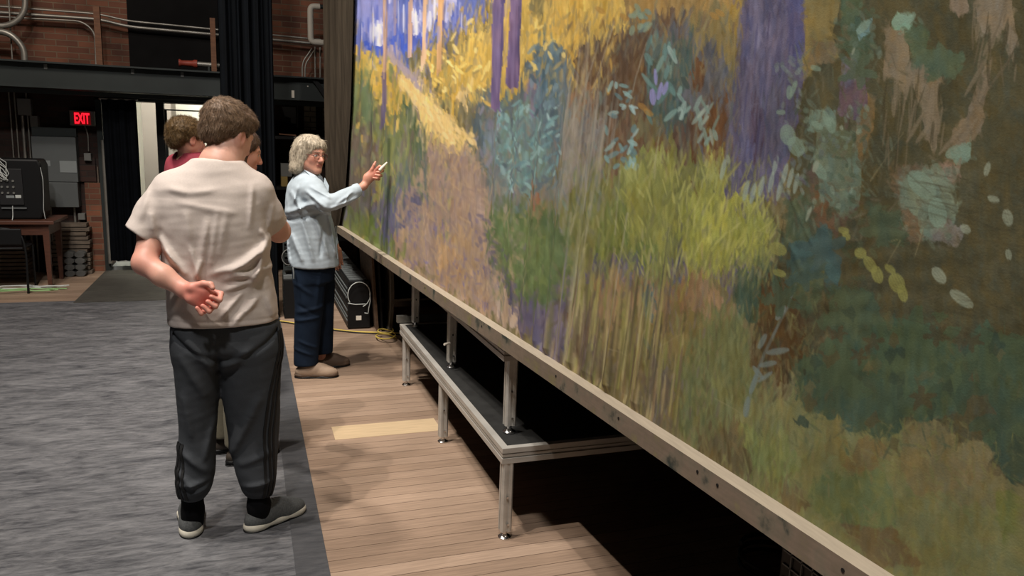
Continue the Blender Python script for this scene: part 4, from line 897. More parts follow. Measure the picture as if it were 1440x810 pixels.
# ================================================================ the painted backdrop
_by = np.array([-1.2, 0, 1.104, 1.464, 2.142, 2.698, 3.451, 4.315, 5.4, 6.69, 7.6])
_bx = np.array([1.15, 1.112, 1.062, 1.042, 1.005, .975, .933, .886, .828, .755, .70])
_bc = np.polyfit(_by, _bx, 4)
def BX(y): return np.polyval(_bc, y)
bd = thing('painted_backdrop', (1.0, 3.0, .8), 'huge hand-painted forest path cloth with a wooden batten along its lower edge', 'backdrop')
# batten: a long two-faced strip of planed timber, painted over where the scene runs onto it
ys = np.linspace(-1.0, 6.82, 160); rings = []
for y in ys:
    x = BX(y); rings.append([(x, y, .80), (x+.045, y, .80), (x+.045, y, .861), (x, y, .861)])
bat = MB().rings(rings)
bm_mat = bpy.data.materials.new('batten_timber'); bm_mat.use_nodes = True
def setup_batten(m):
    nt = m.node_tree; N = nt.nodes; L = nt.links; b = N['Principled BSDF']; tc = N.new('ShaderNodeTexCoord'); ge = N.new('ShaderNodeNewGeometry')
    sp = N.new('ShaderNodeSeparateXYZ'); L.new(ge.outputs['Normal'], sp.inputs[0])
    n = N.new('ShaderNodeTexNoise'); n.inputs['Scale'].default_value = 7.5; n.inputs['Detail'].default_value = 7; n.inputs['Roughness'].default_value = .6; L.new(tc.outputs['Object'], n.inputs['Vector'])
    cr = N.new('ShaderNodeValToRGB'); e = cr.color_ramp.elements
    e[0].position = .34; e[0].color = lin((48, 56, 50)); e[1].position = .74; e[1].color = lin((96, 98, 56))
    for p_, c_ in ((.42, (118, 108, 92)), (.5, (128, 112, 96)), (.58, (120, 106, 90)), (.66, (126, 116, 82))):
        q = cr.color_ramp.elements.new(p_); q.color = lin(c_)
    L.new(n.outputs[0], cr.inputs[0])
    mp = N.new('ShaderNodeMapping'); mp.inputs['Scale'].default_value = (20, 2, 20); L.new(tc.outputs['Object'], mp.inputs[0])
    g = N.new('ShaderNodeTexNoise'); g.inputs['Scale'].default_value = 6; g.inputs['Detail'].default_value = 8; L.new(mp.outputs[0], g.inputs['Vector'])
    r = N.new('ShaderNodeMapRange'); r.inputs[1].default_value = .3; r.inputs[2].default_value = .7; r.inputs[3].default_value = .9; r.inputs[4].default_value = 1.08; L.new(g.outputs[0], r.inputs[0])
    gt = N.new('ShaderNodeMath'); gt.operation = 'GREATER_THAN'; gt.inputs[1].default_value = .7; L.new(sp.outputs[2], gt.inputs[0])
    mx = N.new('ShaderNodeMix'); mx.data_type = 'RGBA'; mx.inputs[7].default_value = lin((160, 148, 130)); L.new(cr.outputs[0], mx.inputs[6]); L.new(gt.outputs[0], mx.inputs[0])
    sc = N.new('ShaderNodeVectorMath'); sc.operation = 'SCALE'; L.new(mx.outputs[2], sc.inputs[0]); L.new(r.outputs[0], sc.inputs['Scale']); L.new(sc.outputs[0], b.inputs['Base Color'])
    b.inputs['Roughness'].default_value = .65
setup_batten(bm_mat)
bo = bat.build('batten', bm_mat, bd)
for y in (1.06, 1.45, 1.53, 1.92, 2.35, 3.1, 4.0, 5.1):
    x = float(BX(y)); MB().cyl((x+.003, y, .838), (x-.0015, y, .838), .0045, 8).build('nail_hole', M['black'], bo)
# the cloth
ART = make_artwork()
ART = np.where(ART > .04045, ((ART+.055)/1.055)**2.4, ART/12.92)
ART_GAIN = 1.36
def cloth_fold(Y, Z):
    """gathers and sags in the cloth, in metres toward the viewer (-X)"""
    hz = np.clip((Z-.86), 0, None)
    f = np.zeros_like(Y)
    env = np.exp(-((Y-2.3)/.50)**2)*np.exp(-(hz/.34)**1.3)
    yy_ = Y+.10*hz
    f += env*.022*(np.abs(np.sin(yy_*24+1.3*np.sin(yy_*5)))**1.6-.35)
    f += env*.007*np.sin(yy_*61+2*np.sin(yy_*9+3*hz))
    # long soft pull lines above the gathers
    e2 = np.exp(-((Y-2.75-.15*hz)/.5)**2)*np.exp(-((hz-.55)/.5)**2)
    f += e2*.009*np.sin((Y+.12*hz)*30+1.0)
    # wide soft belly of the whole cloth and vertical softness at the far end
    f += .010*np.sin(Y*1.9+.5)*np.sin(np.clip(hz, 0, 2)*1.6)
    f += .008*np.exp(-((Y-5.7)/.9)**2)*np.sin(Y*16+.8*hz)
    # cockled weave low on the near right and creases round the mend
    e3 = np.exp(-((Y-1.12)/.26)**2)*np.exp(-((Z-1.42)/.18)**2)
    f += e3*.0004*np.sin((Z*1.0+Y*.35)*150+3*np.sin(Y*9))
    for (a, b, c, d, w, am) in [(1.43, 1.52, 1.30, 1.38, .008, .0012), (1.43, 1.52, 1.41, 1.42, .006, .001), (1.40, 1.58, 1.28, 1.44, .005, .001)]:
        L2 = (c-a)**2+(d-b)**2; t = np.clip(((Y-a)*(c-a)+(Z-b)*(d-b))/L2, 0, 1)
        dd = np.hypot(Y-a-t*(c-a), Z-b-t*(d-b)); f += am*np.exp(-(dd/w)**2)
    # hem lies flat on the batten
    return f*np.clip(hz/.03, .15, 1)
def cloth():
    ya = 1/np.linspace(1/.80, 1/6.92, 840)                    # columns closer together near the viewer
    ya = np.concatenate([np.linspace(-1.0, .79, 130), ya]); nr = 470
    zt = np.interp(ya, [-1, .8, 2, 4, 6.9], [1.95, 1.95, 2.2, 2.55, 2.9])
    tt = np.linspace(0, 1, nr)
    Z = .856+tt[:, None]*(zt[None, :]-.856)
    up = np.linspace(0, 1, 60)[1:]; Zu = zt[None, :]+up[:, None]*(5.6-zt[None, :])
    Z = np.vstack([Z, Zu]); Y = np.broadcast_to(ya[None, :], Z.shape).copy()
    # the left edge of the painted field wanders in as it rises
    Xb = BX(Y)+.045
    Ye = np.where(Y < .80, 1.60-Y, Y)                         # beyond the frame the scene carries on, mirrored
    P = np.stack([BX(Ye)+.045, Ye, Z], -1)
    v = P-CP; zc = v@CF; u = 720+FPX*(v@CR)/zc; w = 405-FPX*(v@CU)/zc
    w = np.where(w < AV0+2, 2*(AV0+2)-w, w); w = np.clip(w, AV0+1, AV1-3)
    w = AV0+1+np.abs(w-AV0-1); u = np.clip(u, AU0+1, AU1-3)
    fu = u-AU0; fw = np.clip(w-AV0, 0, AH-2.01); iu = fu.astype(int); iw = fw.astype(int); fu = (fu-iu)[..., None]; fw = (fw-iw)[..., None]
    C_ = (ART[iw, iu]*(1-fu)+ART[iw, iu+1]*fu)*(1-fw)+(ART[iw+1, iu]*(1-fu)+ART[iw+1, iu+1]*fu)*fw
    X = Xb-cloth_fold(Y, Z)
    nr, nc = Z.shape
    me = bpy.data.meshes.new('painted_cloth'); me.vertices.add(nr*nc); me.vertices.foreach_set('co', np.stack([X, Y, Z], -1).ravel().astype(np.float32))
    idx = np.arange(nr*nc).reshape(nr, nc); q = np.stack([idx[:-1, :-1], idx[1:, :-1], idx[1:, 1:], idx[:-1, 1:]], -1).reshape(-1, 4)
    me.loops.add(q.size); me.polygons.add(len(q)); me.loops.foreach_set('vertex_index', q.ravel().astype(np.int32))
    me.polygons.foreach_set('loop_start', np.arange(0, q.size, 4, dtype=np.int32)); me.polygons.foreach_set('loop_total', np.full(len(q), 4, np.int32))
    me.update(); me.polygons.foreach_set('use_smooth', np.ones(len(q), bool))
    ca = me.color_attributes.new('paint', 'FLOAT_COLOR', 'POINT')
    ca.data.foreach_set('color', np.concatenate([np.clip(C_*ART_GAIN, 0, .9), np.ones((nr, nc, 1))], -1).ravel().astype(np.float32))
    return me
pm = mat('painted_canvas', (128, 128, 128), .62, noise=(60, .07, (1, 1, .35)), bump=(260, .35, .0012, (1, 1, 1)), attr='paint', spec=.25)
me = cloth(); me.materials.append(pm); link(bpy.data.objects.new('painted_cloth', me), bd)
# unpainted dark margin of the cloth, hanging in soft folds at the far end
def margin():
    V = []; F = []; nx, nz = 70, 60
    for side in (0, 1):
        for j in range(nz+1):
            z = .80+(5.6-.80)*(j/nz)**1.3
            ysta = float(np.interp(z, [.8, .95, 1.2, 1.87, 2.64, 5.6], [6.88, 6.74, 6.5, 6.25, 6.12, 5.9]))
            for i in range(nx+1):
                s_ = i/nx; y = ysta+(7.5-ysta)*s_
                x = BX(y)+.018+min(1, s_*6)*(.016*math.sin(s_*22+.5*z)+.010*math.sin(s_*47+1)+.012)+side*.006
                V.append((float(x), y, z))
    n1 = (nx+1)*(nz+1)
    for sd in (0, 1):
        for j in range(nz):
            for i in range(nx): a = sd*n1+j*(nx+1)+i; F.append((a, a+1, a+nx+2, a+nx+1))
    return MB().add(V, F)
mm_ = bpy.data.materials.new('margin_cloth')
mm_ = mat('margin_cloth', (66, 58, 48), .85, noise=(5, .35, (1, 7, .5)), bump=(40, .3, .004, (1, 6, .3)), spec=.1)
margin().build('cloth_margin', mm_, bd, True, 0)

# ================================================================ cases, leaning flats and cords at the far end of the cloth
def long_case():
    t = thing('equipment_case', (.9, 7.0, 0), 'long black ribbed equipment case lying on the boards behind the woman', 'case')
    x0, x1, y0, y1 = .80, .99, 6.52, 8.3
    b = MB().box((x0, y0, .01), (x1, y1, .22)).box((x0+.005, y0+.01, .225), (x1-.005, y1, .42))
    b.build('body', M['black'], t, bevel=.006)
    r = MB()
    for z in (.07, .105, .16, .27, .305, .35): r.box((x0-.008, y0+.02, z), (x0, y1-.02, z+.012))
    r.build('side_rib', M['panel_grey'], t)
    l = MB()
    for i in range(16): l.box((x0+.02, y0+.05+i*.11, .42), (x1-.02, y0+.13+i*.11, .428))
    l.build('lid_slat', M['panel_grey'], t)
    MB().box((.87, y0-.004, .08), (.915, y0, .118)).build('label', M['white_pipe'], t)
long_case()
pts = [(.895+.095*math.cos(a), 6.505, .305+.11*math.sin(a)) for a in np.linspace(R_(-70), R_(215), 26)]
tag(MB().tube(pts+[(.80, 6.505, .235), (.86, 6.505, .222), (.95, 6.505, .222)], .0035, 6).build('loose_cable', M['white_cord'], smooth=True), 'thin white cable looped over the end of the long black case', 'cable')
tag(MB().tube([(.985, 6.50, .32), (.99, 6.5, .25), (.975, 6.5, .18), (.97, 6.5, .14), (.94, 6.5, .145)], .0035, 6).build('loose_cable', M['white_cord'], smooth=True), 'short cable end dangling at the right corner of the long black case', 'cable')
flatm = mat('flat_timber', (96, 74, 56), .8, noise=(7, .4, (1, 1, 5)))
def leaning(name, x, y, w, h, lean, th, m, label, cat):
    V = [(x, y, .004), (x+th, y, .004), (x+th+.02, y+w, .004), (x+.02, y+w, .004)]
    V += [(a+lean, b, h) for a, b, _ in V]
    return tag(MB().hexa(V).build(name, m), label, cat)
leaning('scenery_flat', 1.03, 6.42, .9, .86, -.06, .02, flatm, 'brown timber panel edge leaning beside the long black case', 'panel')
leaning('scenery_flat', 1.07, 6.40, .9, .88, -.05, .015, M['black'], 'dark panel edge between the brown panel and the pale curved strip', 'panel')
sp_ = []
for k in range(14):
    s_ = k/13; sp_.append([(1.125+.03*math.sin(s_*3.4)-.03*s_, 6.36, .004+.86*s_), (1.155+.03*math.sin(s_*3.4)-.03*s_, 6.37, .004+.86*s_), (1.165+.03*math.sin(s_*3.4)-.03*s_, 6.75, .004+.86*s_), (1.135+.03*math.sin(s_*3.4)-.03*s_, 6.74, .004+.86*s_)])
tag(MB().rings(sp_).build('cloth_edge', mat('cloth_edge', (128, 122, 112), .8, noise=(9, .3)), smooth=True), 'pale wavy fabric edge hanging next to the leaning panels', 'fabric')
e = thing('amplifier_rack', (.3, 7.1, 0), 'black equipment rack on the boards between the man and the woman', 'rack')
MB().box((.30, 7.02, .004), (.47, 7.3, .36)).build('body', M['black'], e, bevel=.006)
MB().box((.30, 7.02, .362), (.47, 7.3, .40)).build('lid', M['panel_grey'], e, bevel=.004)
random.seed(21)
for i in range(7):
    z = .44+i*.06
    MB().box((.31, 7.03+random.uniform(0, .02), z), (.46, 7.2, z+.035)).build('module', M['black'] if i % 2 else M['steel_dark'], e, bevel=.003)
for x_ in (.30, .46): MB().box((x_, 7.03, .40), (x_+.01, 7.05, .86)).build('rack_rail', M['steel_dark'], e)
MB().tube([(.32+.06*math.cos(a)+.03, 7.02, .56+.07*math.sin(a)) for a in np.linspace(0, 5.5, 18)], .004, 6).build('patch_lead', M['box_grey'], e, True)
cy = bend([(.1, 6.98, .006), (.27, 6.93, .006), (.42, 6.76, .006), (.63, 6.56, .006), (.86, 6.40, .006), (1.08, 6.33, .006), (1.2, 6.28, .006)], .1)
tag(MB().tube(cy, .006, 8).build('extension_cord', M['yellow_cord'], smooth=True), 'yellow cord running over the boards behind the woman', 'cord')
tag(MB().tube([(p[0]+.02, p[1]-.05, p[2]) for i, p in enumerate(cy)], .0055, 8).build('extension_cord', M['black_cord'], smooth=True), 'black cord running over the boards beside the yellow one', 'cord')
tag(MB().tube([(1.06+.09*math.cos(a)*(1-.01*i), 6.12+.12*math.sin(a), .006+.0022*i) for i, a in enumerate(np.linspace(0, 12.5, 40))], .0055, 8).build('extension_cord', M['yellow_cord'], smooth=True), 'small coil of yellow cord on the boards at the platform end', 'cord')
# wedge monitor and coil in the dark under the batten
mo = thing('floor_monitor', (2.0, 2.0, 0), 'dark perforated metal box in the shade under the batten at the bottom right', 'monitor')
MB().box((1.60, 1.05, .01), (2.02, 1.86, .46)).build('housing', M['black'], mo, bevel=.01)
gm = MB()
for i in range(16):
    gm.box((1.594, 1.08+i*.048, .05), (1.6, 1.085+i*.048, .43))
for k in range(9): gm.box((1.594, 1.08, .05+k*.046), (1.6, 1.84, .055+k*.046))
for i in range(8): gm.box((1.63+i*.048, 1.86, .05), (1.635+i*.048, 1.866, .43))
for k in range(9): gm.box((1.62, 1.86, .05+k*.046), (2.0, 1.866, .055+k*.046))
gm.build('grille', M['panel_grey'], mo)
tag(MB().tube([(1.93+.14*math.cos(a), 2.26+.14*math.sin(a), .012+.004*i/3) for i, a in enumerate(np.linspace(0, 15, 60))], .009, 8).build('extension_cord', M['black_cord'], smooth=True), 'black cord coiled on the boards in the dark beside the perforated box', 'cord')
# ================================================================ people: signed distance bodies turned into one surface each
def smin(a, b, k):
    h = np.maximum(k-np.abs(a-b), 0)/k
    return np.minimum(a, b)-h*h*k*.25
def smax(a, b, k): return -smin(-a, -b, k)
class Sculpt:
    def __init__(s): s.p = []
    def _add(s, fn, lo, hi, k=.012, op='u', cuts=(), tf=None): s.p.append([fn, np.array(lo, float), np.array(hi, float), k, op, list(cuts), tf]); return s
    def cap(s, a, b, ra, rb, k=.02, op='u', cuts=(), sq=None):
        """tapered round limb a-b; sq = (direction, factor) flattens it along a direction"""
        a = np.array(a, float); b = np.array(b, float); ab = b-a; L2 = ab@ab+1e-9
        if sq is not None:
            n = np.array(sq[0], float); n /= np.linalg.norm(n); f = sq[1]
        def fn(P):
            t = np.clip((P-a)@ab/L2, 0, 1); q = P-a-t[..., None]*ab; r = ra+(rb-ra)*t
            if sq is None: return np.sqrt((q*q).sum(-1))-r
            qn = q@n; q2 = (q*q).sum(-1)+qn*qn*(1/f**2-1)
            return (np.sqrt(q2)-r)*min(1, (1+f)/2)
        m = max(ra, rb)*(max(1, sq[1]) if sq is not None else 1)
        return s._add(fn, np.minimum(a, b)-m, np.maximum(a, b)+m, k, op, cuts)
    def chain(s, pts, rs, k=.02, **kw):
        for i in range(len(pts)-1): s.cap(pts[i], pts[i+1], rs[i], rs[i+1], k, **kw)
        return s
    def ell(s, c, r, B=None, k=.02, op='u', cuts=()):
        """ellipsoid; B = 3x3 rows of its axes"""
        c = np.array(c, float); r = np.array(r, float); B = np.eye(3) if B is None else np.array(B, float)
        def fn(P):
            q = (P-c)@B.T; k0 = np.sqrt(((q/r)**2).sum(-1)); k1 = np.sqrt(((q/(r*r))**2).sum(-1))+1e-9
            return k0*(k0-1)/k1
        m = max(r); return s._add(fn, c-m, c+m, k, op, cuts)
    def loft(s, secs, k=.02, op='u', pw=2.4, yaw=0, cuts=()):
        """stack of superellipse sections (z, cx, cy, a, b) turned by yaw"""
        S = np.array(secs, float); S = S[np.argsort(S[:, 0])]; cs, sn = math.cos(yaw), math.sin(yaw)
        zz = np.linspace(S[0, 0], S[-1, 0], 80)
        tab = np.stack([np.interp(zz, S[:, 0], S[:, i]) for i in range(1, 5)], 1)
        ker = np.array([1, 2, 3, 2, 1])/9.
        pad = np.pad(tab, ((2, 2), (0, 0)), 'edge'); tab = np.stack([np.convolve(pad[:, i], ker, 'valid') for i in range(4)], 1)
        def fn(P):
            z = np.clip(P[..., 2], zz[0], zz[-1])
            cx, cy, a, b = [np.interp(z, zz, tab[:, i]) for i in range(4)]
            x = P[..., 0]-cx; y = P[..., 1]-cy; u = x*cs+y*sn; v = -x*sn+y*cs
            d = ((np.abs(u)/a)**pw+(np.abs(v)/b)**pw)**(1/pw); m = (d-1)*np.minimum(a, b)
            dz = np.maximum(zz[0]-P[..., 2], P[..., 2]-zz[-1])
            return smax(m, dz, .012)
        m = max(S[:, 3].max(), S[:, 4].max())*1.05
        return s._add(fn, (S[:, 1].min()-m, S[:, 2].min()-m, S[0, 0]), (S[:, 1].max()+m, S[:, 2].max()+m, S[-1, 0]), k, op, cuts)
    def mesh(s, name, h=.004, disp=None, color=None, keep_low=None):
        us = [p for p in s.p if p[4] == 'u']
        lo = np.min([p[1] for p in us], 0)-.02; hi = np.max([p[2] for p in us], 0)+.02
        n = np.ceil((hi-lo)/h).astype(int)+1
        F = np.full(n, .05, np.float32)
        for fn, a, b, k, op, cuts, tf in s.p:
            m = (k+2.5*h) if op == 'u' else (k+h)
            i0 = np.clip(np.floor((a-m-lo)/h).astype(int), 0, n); i1 = np.clip(np.ceil((b+m-lo)/h).astype(int)+1, 0, n)
            if (i1 <= i0).any(): continue
            g = np.meshgrid(*[lo[q]+h*np.arange(i0[q], i1[q]) for q in range(3)], indexing='ij'); P = np.stack(g, -1)
            d = fn(P)
            for (p0, nn) in cuts:
                nn = np.array(nn, float); nn /= np.linalg.norm(nn); d = smax(d, (P-np.array(p0))@nn, .006)
            sl = tuple(slice(i0[q], i1[q]) for q in range(3))
            if op == 'u': F[sl] = smin(F[sl], np.minimum(d, .05), k)
            elif op == 's': F[sl] = smax(F[sl], -d, k)
        if disp is not None:
            near = np.abs(F) < .035; I = np.argwhere(near); P = lo+I*h
            F[near] -= disp(P).astype(np.float32)
        # surface nets
        ins = F < 0
        c = [ins[i:n[0]-1+i, j:n[1]-1+j, k_:n[2]-1+k_] for i in (0, 1) for j in (0, 1) for k_ in (0, 1)]
        sm = np.zeros(c[0].shape, np.uint8)
        for q in c: sm += q
        act = (sm > 0) & (sm < 8); I = np.argwhere(act); idm = np.full(act.shape, -1, np.int32); idm[act] = np.arange(len(I))
        acc = np.zeros((len(I), 3)); cnt = np.zeros(len(I))
        cor = [(i, j, k_) for i in (0, 1) for j in (0, 1) for k_ in (0, 1)]
        vals = {q: F[I[:, 0]+q[0], I[:, 1]+q[1], I[:, 2]+q[2]] for q in cor}
        for q in cor:
            for ax in range(3):
                if q[ax] == 0:
                    r = list(q); r[ax] = 1; r = tuple(r); f0, f1 = vals[q], vals[r]; m = (f0 < 0) != (f1 < 0)
                    t = np.where(m, f0/np.where(m, f0-f1, 1), 0); p = np.tile(np.array(q, float), (len(I), 1)); p[:, ax] = t
                    acc[m] += p[m]; cnt[m] += 1
        V = lo+h*(I+acc/np.maximum(cnt, 1)[:, None])
        Q = []
        for ax in range(3):
            b_, c_ = (ax+1) % 3, (ax+2) % 3
            sl0 = [slice(1, n[q]-1) for q in range(3)]; sl0[ax] = slice(0, n[ax]-1); sl1 = list(sl0); sl1[ax] = slice(1, n[ax])
            A = ins[tuple(sl0)]; B = ins[tuple(sl1)]; E = np.argwhere(A != B); sg = A[tuple(E.T)]
            off = np.ones(3, int); off[ax] = 0; E = E+off
            def cell(db, dc):
                e = E.copy(); e[:, b_] -= db; e[:, c_] -= dc; return idm[tuple(e.T)]
            q = np.stack([cell(1, 1), cell(0, 1), cell(0, 0), cell(1, 0)], 1)
            q[~sg] = q[~sg][:, ::-1]; Q.append(q)
        Q = np.concatenate(Q)
        # one light smoothing pass keeps the grid from showing
        for _ in range(2):
            sm_ = np.zeros_like(V); ct = np.zeros(len(V))
            for e in range(4):
                a, b = Q[:, e], Q[:, (e+1) % 4]
                for d_ in range(3):
                    sm_[:, d_] += np.bincount(a, V[b, d_], len(V))+np.bincount(b, V[a, d_], len(V))
                ct += np.bincount(a, minlength=len(V))+np.bincount(b, minlength=len(V))
            V = V*.5+.5*sm_/np.maximum(ct, 1)[:, None]
        me = bpy.data.meshes.new(name); me.vertices.add(len(V)); me.vertices.foreach_set('co', V.astype(np.float32).ravel())
        me.loops.add(Q.size); me.polygons.add(len(Q)); me.loops.foreach_set('vertex_index', Q.astype(np.int32).ravel())
        me.polygons.foreach_set('loop_start', np.arange(0, Q.size, 4, dtype=np.int32)); me.polygons.foreach_set('loop_total', np.full(len(Q), 4, np.int32))
        me.update(); me.polygons.foreach_set('use_smooth', np.ones(len(Q), bool))
        if color is not None:
            C_ = color(V); ca = me.color_attributes.new('paint', 'FLOAT_COLOR', 'POINT')
            ca.data.foreach_set('color', np.concatenate([C_, np.ones((len(V), 1))], 1).astype(np.float32).ravel())
        s.V = V
        return me
def put(me, name, m, parent, label=None):
    me.materials.append(m); o = bpy.data.objects.new(name, me); link(o, parent)
    if label: o['label'] = label
    return o
def frame(yaw, pitch=0, tilt=0):
    """rows: right, forward, up. yaw 0 looks along +Y, positive turns right (+X); pitch negative looks down"""
    f = np.array([math.sin(yaw)*math.cos(pitch), math.cos(yaw)*math.cos(pitch), math.sin(pitch)])
    r = np.array([math.cos(yaw), -math.sin(yaw), 0.]); u = np.cross(r, f)
    c, s_ = math.cos(tilt), math.sin(tilt)
    return np.array([r*c+u*s_, f, u*c-r*s_])
def L2W(c, B, p, sc=1): return np.array(c)+np.array(p, float)*sc@B
def head(S, c, B, sc=1, male=True):
    """skull, face, jaw, nose, lips, sockets and ears around centre c, axes B"""
    W = lambda *p: L2W(c, B, p, sc)
    E = lambda p, r, k=.02, op='u': S.ell(W(*p), np.array(r)*sc, B, k, op)
    E((0, -.012, .034), (.073, .094, .084)); E((0, .030, -.018), (.060, .062, .088), .03)
    for s_ in (-1, 1):
        S.cap(W(s_*.046, .008, -.052), W(s_*.014, .066, -.090), .024*sc, .018*sc, .03)
        E((s_*.034, .058, -.022), (.024, .020, .024), .02)
        S.cap(W(s_*.012, .086, .024), W(s_*.046, .070, .026), .010*sc, .008*sc, .012)
        E((s_*.031, .094, .006), (.018, .016, .011), .010, 's')
        E((s_*.031, .074, .004), (.0145, .0135, .0125), .004)
        E((s_*.012, .096, -.031), (.009, .010, .008), .006)
        E((s_*.079, -.004, -.004), (.010, .020, .033), .008); E((s_*.088, .002, -.002), (.008, .012, .022), .006, 's'); 
    E((0, .074, -.096), (.020, .017, .017), .02)
    S.cap(W(0, .086, .014), W(0, .108, -.026), .0085*sc, .0125*sc, .010)
    S.cap(W(-.017, .088, -.053), W(.017, .088, -.053), .0065*sc, .0065*sc, .005); S.cap(W(-.015, .087, -.064), W(.015, .087, -.064), .0075*sc, .0075*sc, .005)
    S.cap(W(-.020, .099, -.0585), W(.020, .099, -.0585), .0025*sc, .0025*sc, .003, 's')
def skin_color(c, B, sc, base=(206, 150, 128), lip=(176, 96, 88), brow=(90, 66, 50), iris=(60, 46, 40), rosy=None):
    base = np.array(lin(base)[:3]); lip = np.array(lin(lip)[:3]); brow = np.array(lin(brow)[:3]); red = np.array(lin((206, 122, 106))[:3])
    c = np.array(c)
    def f(V):
        q = (V-c)@B.T/sc; C_ = np.tile(base, (len(V), 1))
        def mix(m, col): C_[:] = C_*(1-m[:, None])+np.array(col)*m[:, None]
        g = lambda p, r: np.exp(-(((q-np.array(p))/np.array(r))**2).sum(1))
        for s_ in (-1, 1):
            mix(.5*g((s_*.036, .075, -.03), (.022, .03, .02)), red); mix(.55*g((s_*.08, 0, 0), (.02, .03, .035)), red)
        mix(.5*g((0, .108, -.028), (.014, .015, .014)), red)
        hd = (q[:, 1] > .05)
        m = ((np.abs(q[:, 0]) < .024) & (np.abs(q[:, 2]+.0585) < .011*np.sqrt(np.clip(1-(q[:, 0]/.024)**2, 0, 1))) & (q[:, 1] > .078)); mix(m*.85, lip)
        for s_ in (-1, 1):
            d = np.abs(q[:, 0]-s_*.031); m = hd & (d < .022) & (np.abs(q[:, 2]-.0265+.10*np.clip(d-.012, 0, 1)) < .0045); mix(m*.75, brow)
            e = np.hypot((q[:, 0]-s_*.031)/.0125, (q[:, 2]-.004)/.006); m = hd & (e < 1) & (q[:, 1] > .070); mix(m*1., lin((214, 206, 200))[:3])
            e = np.hypot(q[:, 0]-s_*.031, q[:, 2]-.004); m = hd & (e < .0055) & (q[:, 1] > .070); mix(m*1., lin(iris)[:3])
            m = hd & (np.abs(np.hypot((q[:, 0]-s_*.031)/.014, (q[:, 2]-.004)/.0075)-1) < .16) & (q[:, 2] > .002); mix(m*.7, brow)
        if rosy is not None:
            for p, r, a in rosy: mix(a*np.exp(-(((V-np.array(p))/r)**2).sum(1)), lin((214, 112, 100))[:3])
        return C_
    return f
def fbm(P, s, seed=0):
    r = np.random.RandomState(seed); o = np.zeros(len(P))
    for i in range(7):
        k = r.normal(size=3); k /= np.linalg.norm(k); o += np.sin(P@k*s*(1.0+.35*i)+r.uniform(0, 6.28)+1.3*np.sin(P@r.normal(size=3)*s*.45))
    return o/7
def add_hair(me, c, B, sc, flow, n, length, width, m, name, parent, curl=0, seed=1, mask=None, label=None, lift=.35, shade=None):
    """thousands of fine locks rooted on the hair mass, merged with it in one mesh"""
    r = np.random.RandomState(seed)
    V = np.empty(len(me.vertices)*3); me.vertices.foreach_get('co', V); V = V.reshape(-1, 3)
    Nn = np.empty(len(me.vertices)*3); me.vertices.foreach_get('normal', Nn); Nn = Nn.reshape(-1, 3)
    ids = r.choice(len(V), min(n, len(V)), replace=False)
    q = (V[ids]-np.array(c))@B.T/sc
    if mask is not None: ids = ids[mask(q)]; q = (V[ids]-np.array(c))@B.T/sc
    VV = []; FF = []; base = len(V)
    for t, i in enumerate(ids):
        p = V[i]; nn = Nn[i]; fl = np.array(flow(q[t]), float)@B; fl = fl-nn*(fl@nn); fl /= (np.linalg.norm(fl)+1e-6)
        d = fl+nn*lift*r.uniform(.3, 1.4)+r.normal(size=3)*.22; d /= np.linalg.norm(d); L = length*r.uniform(.6, 1.25)*sc; w = width*r.uniform(.7, 1.3)
        sd = np.cross(d, nn); sd /= (np.linalg.norm(sd)+1e-6); up = np.cross(sd, d); k = 4; b0 = base+len(VV); ph = r.uniform(0, 6.28)
        for j in range(k+1):
            f = j/k; pp = p-nn*.002+d*L*f-nn*L*.35*f*f*(1 if curl == 0 else .2)+(sd*math.cos(ph+f*curl)+up*math.sin(ph+f*curl))*(curl > 0)*L*.28
            ww = w*(1-f*.85)
            VV.append(pp-sd*ww); VV.append(pp+sd*ww); VV.append(pp+up*ww*.8)
        for j in range(k):
            a = b0+3*j
            for e in range(3): FF.append((a+e, a+(e+1) % 3, a+3+(e+1) % 3, a+3+e))
    F0 = [tuple(p.vertices) for p in me.polygons]
    me2 = bpy.data.meshes.new(name); me2.from_pydata([tuple(v) for v in V]+[tuple(v) for v in VV], [], F0+FF); me2.update()
    me2.polygons.foreach_set('use_smooth', [True]*len(me2.polygons))
    bpy.data.meshes.remove(me)
    return put(me2, name, m, parent, label)
def hand(S, wrist, B, curl, sc=1, mirror=1, spread=.0, thumb=None, k=.006):
    """palm and five fingers. B rows: across (toward thumb x mirror), along the hand, out of the palm face. curl per finger (index..little)"""
    W = lambda *p: L2W(wrist, B, (p[0]*mirror, p[1], p[2]), sc)
    S.cap(W(0, -.03, 0), W(0, .012, 0), .027*sc, .028*sc, .02, sq=(B[2], .75))
    for a, b in (((-.026, .012, 0), (-.030, .082, .0)), ((-.009, .012, 0), (-.011, .088, 0)), ((.009, .012, 0), (.010, .090, 0)), ((.024, .016, 0), (.029, .086, 0))):
        S.cap(W(*a), W(*b), .0145*sc, .0125*sc, .012)
    S.cap(W(.022, .020, .006), W(.036, .046, .010), .018*sc, .014*sc, .012)
    fx = [.029, .010, -.011, -.030]; fl = [(.042, .025, .020), (.046, .029, .021), (.042, .027, .020), (.033, .020, .018)]; by = [.088, .092, .089, .082]
    for i in range(4):
        p = np.array([fx[i], by[i], 0.]); a = curl[i][0]; r = [.0095, .0088, .0080, .0068][0:4]; rr = .93 if i == 3 else 1
        sp = spread*(1.5-i)
        for j, L in enumerate(fl[i]):
            q = p+np.array([math.sin(sp)*L, math.cos(a)*L, math.sin(a)*L]); S.cap(W(*p), W(*q), r[j]*sc*rr, r[j+1]*sc*rr, k if j else .008); p = q
            if j < 2: a += curl[i][j+1]
    th = thumb or [(.036, .040, .010), (.056, .066, .020), (.060, .096, .028), (.052, .118, .034)]
    S.chain([W(*p) for p in th], [x*sc for x in (.0135, .011, .0102, .0082)], .006)
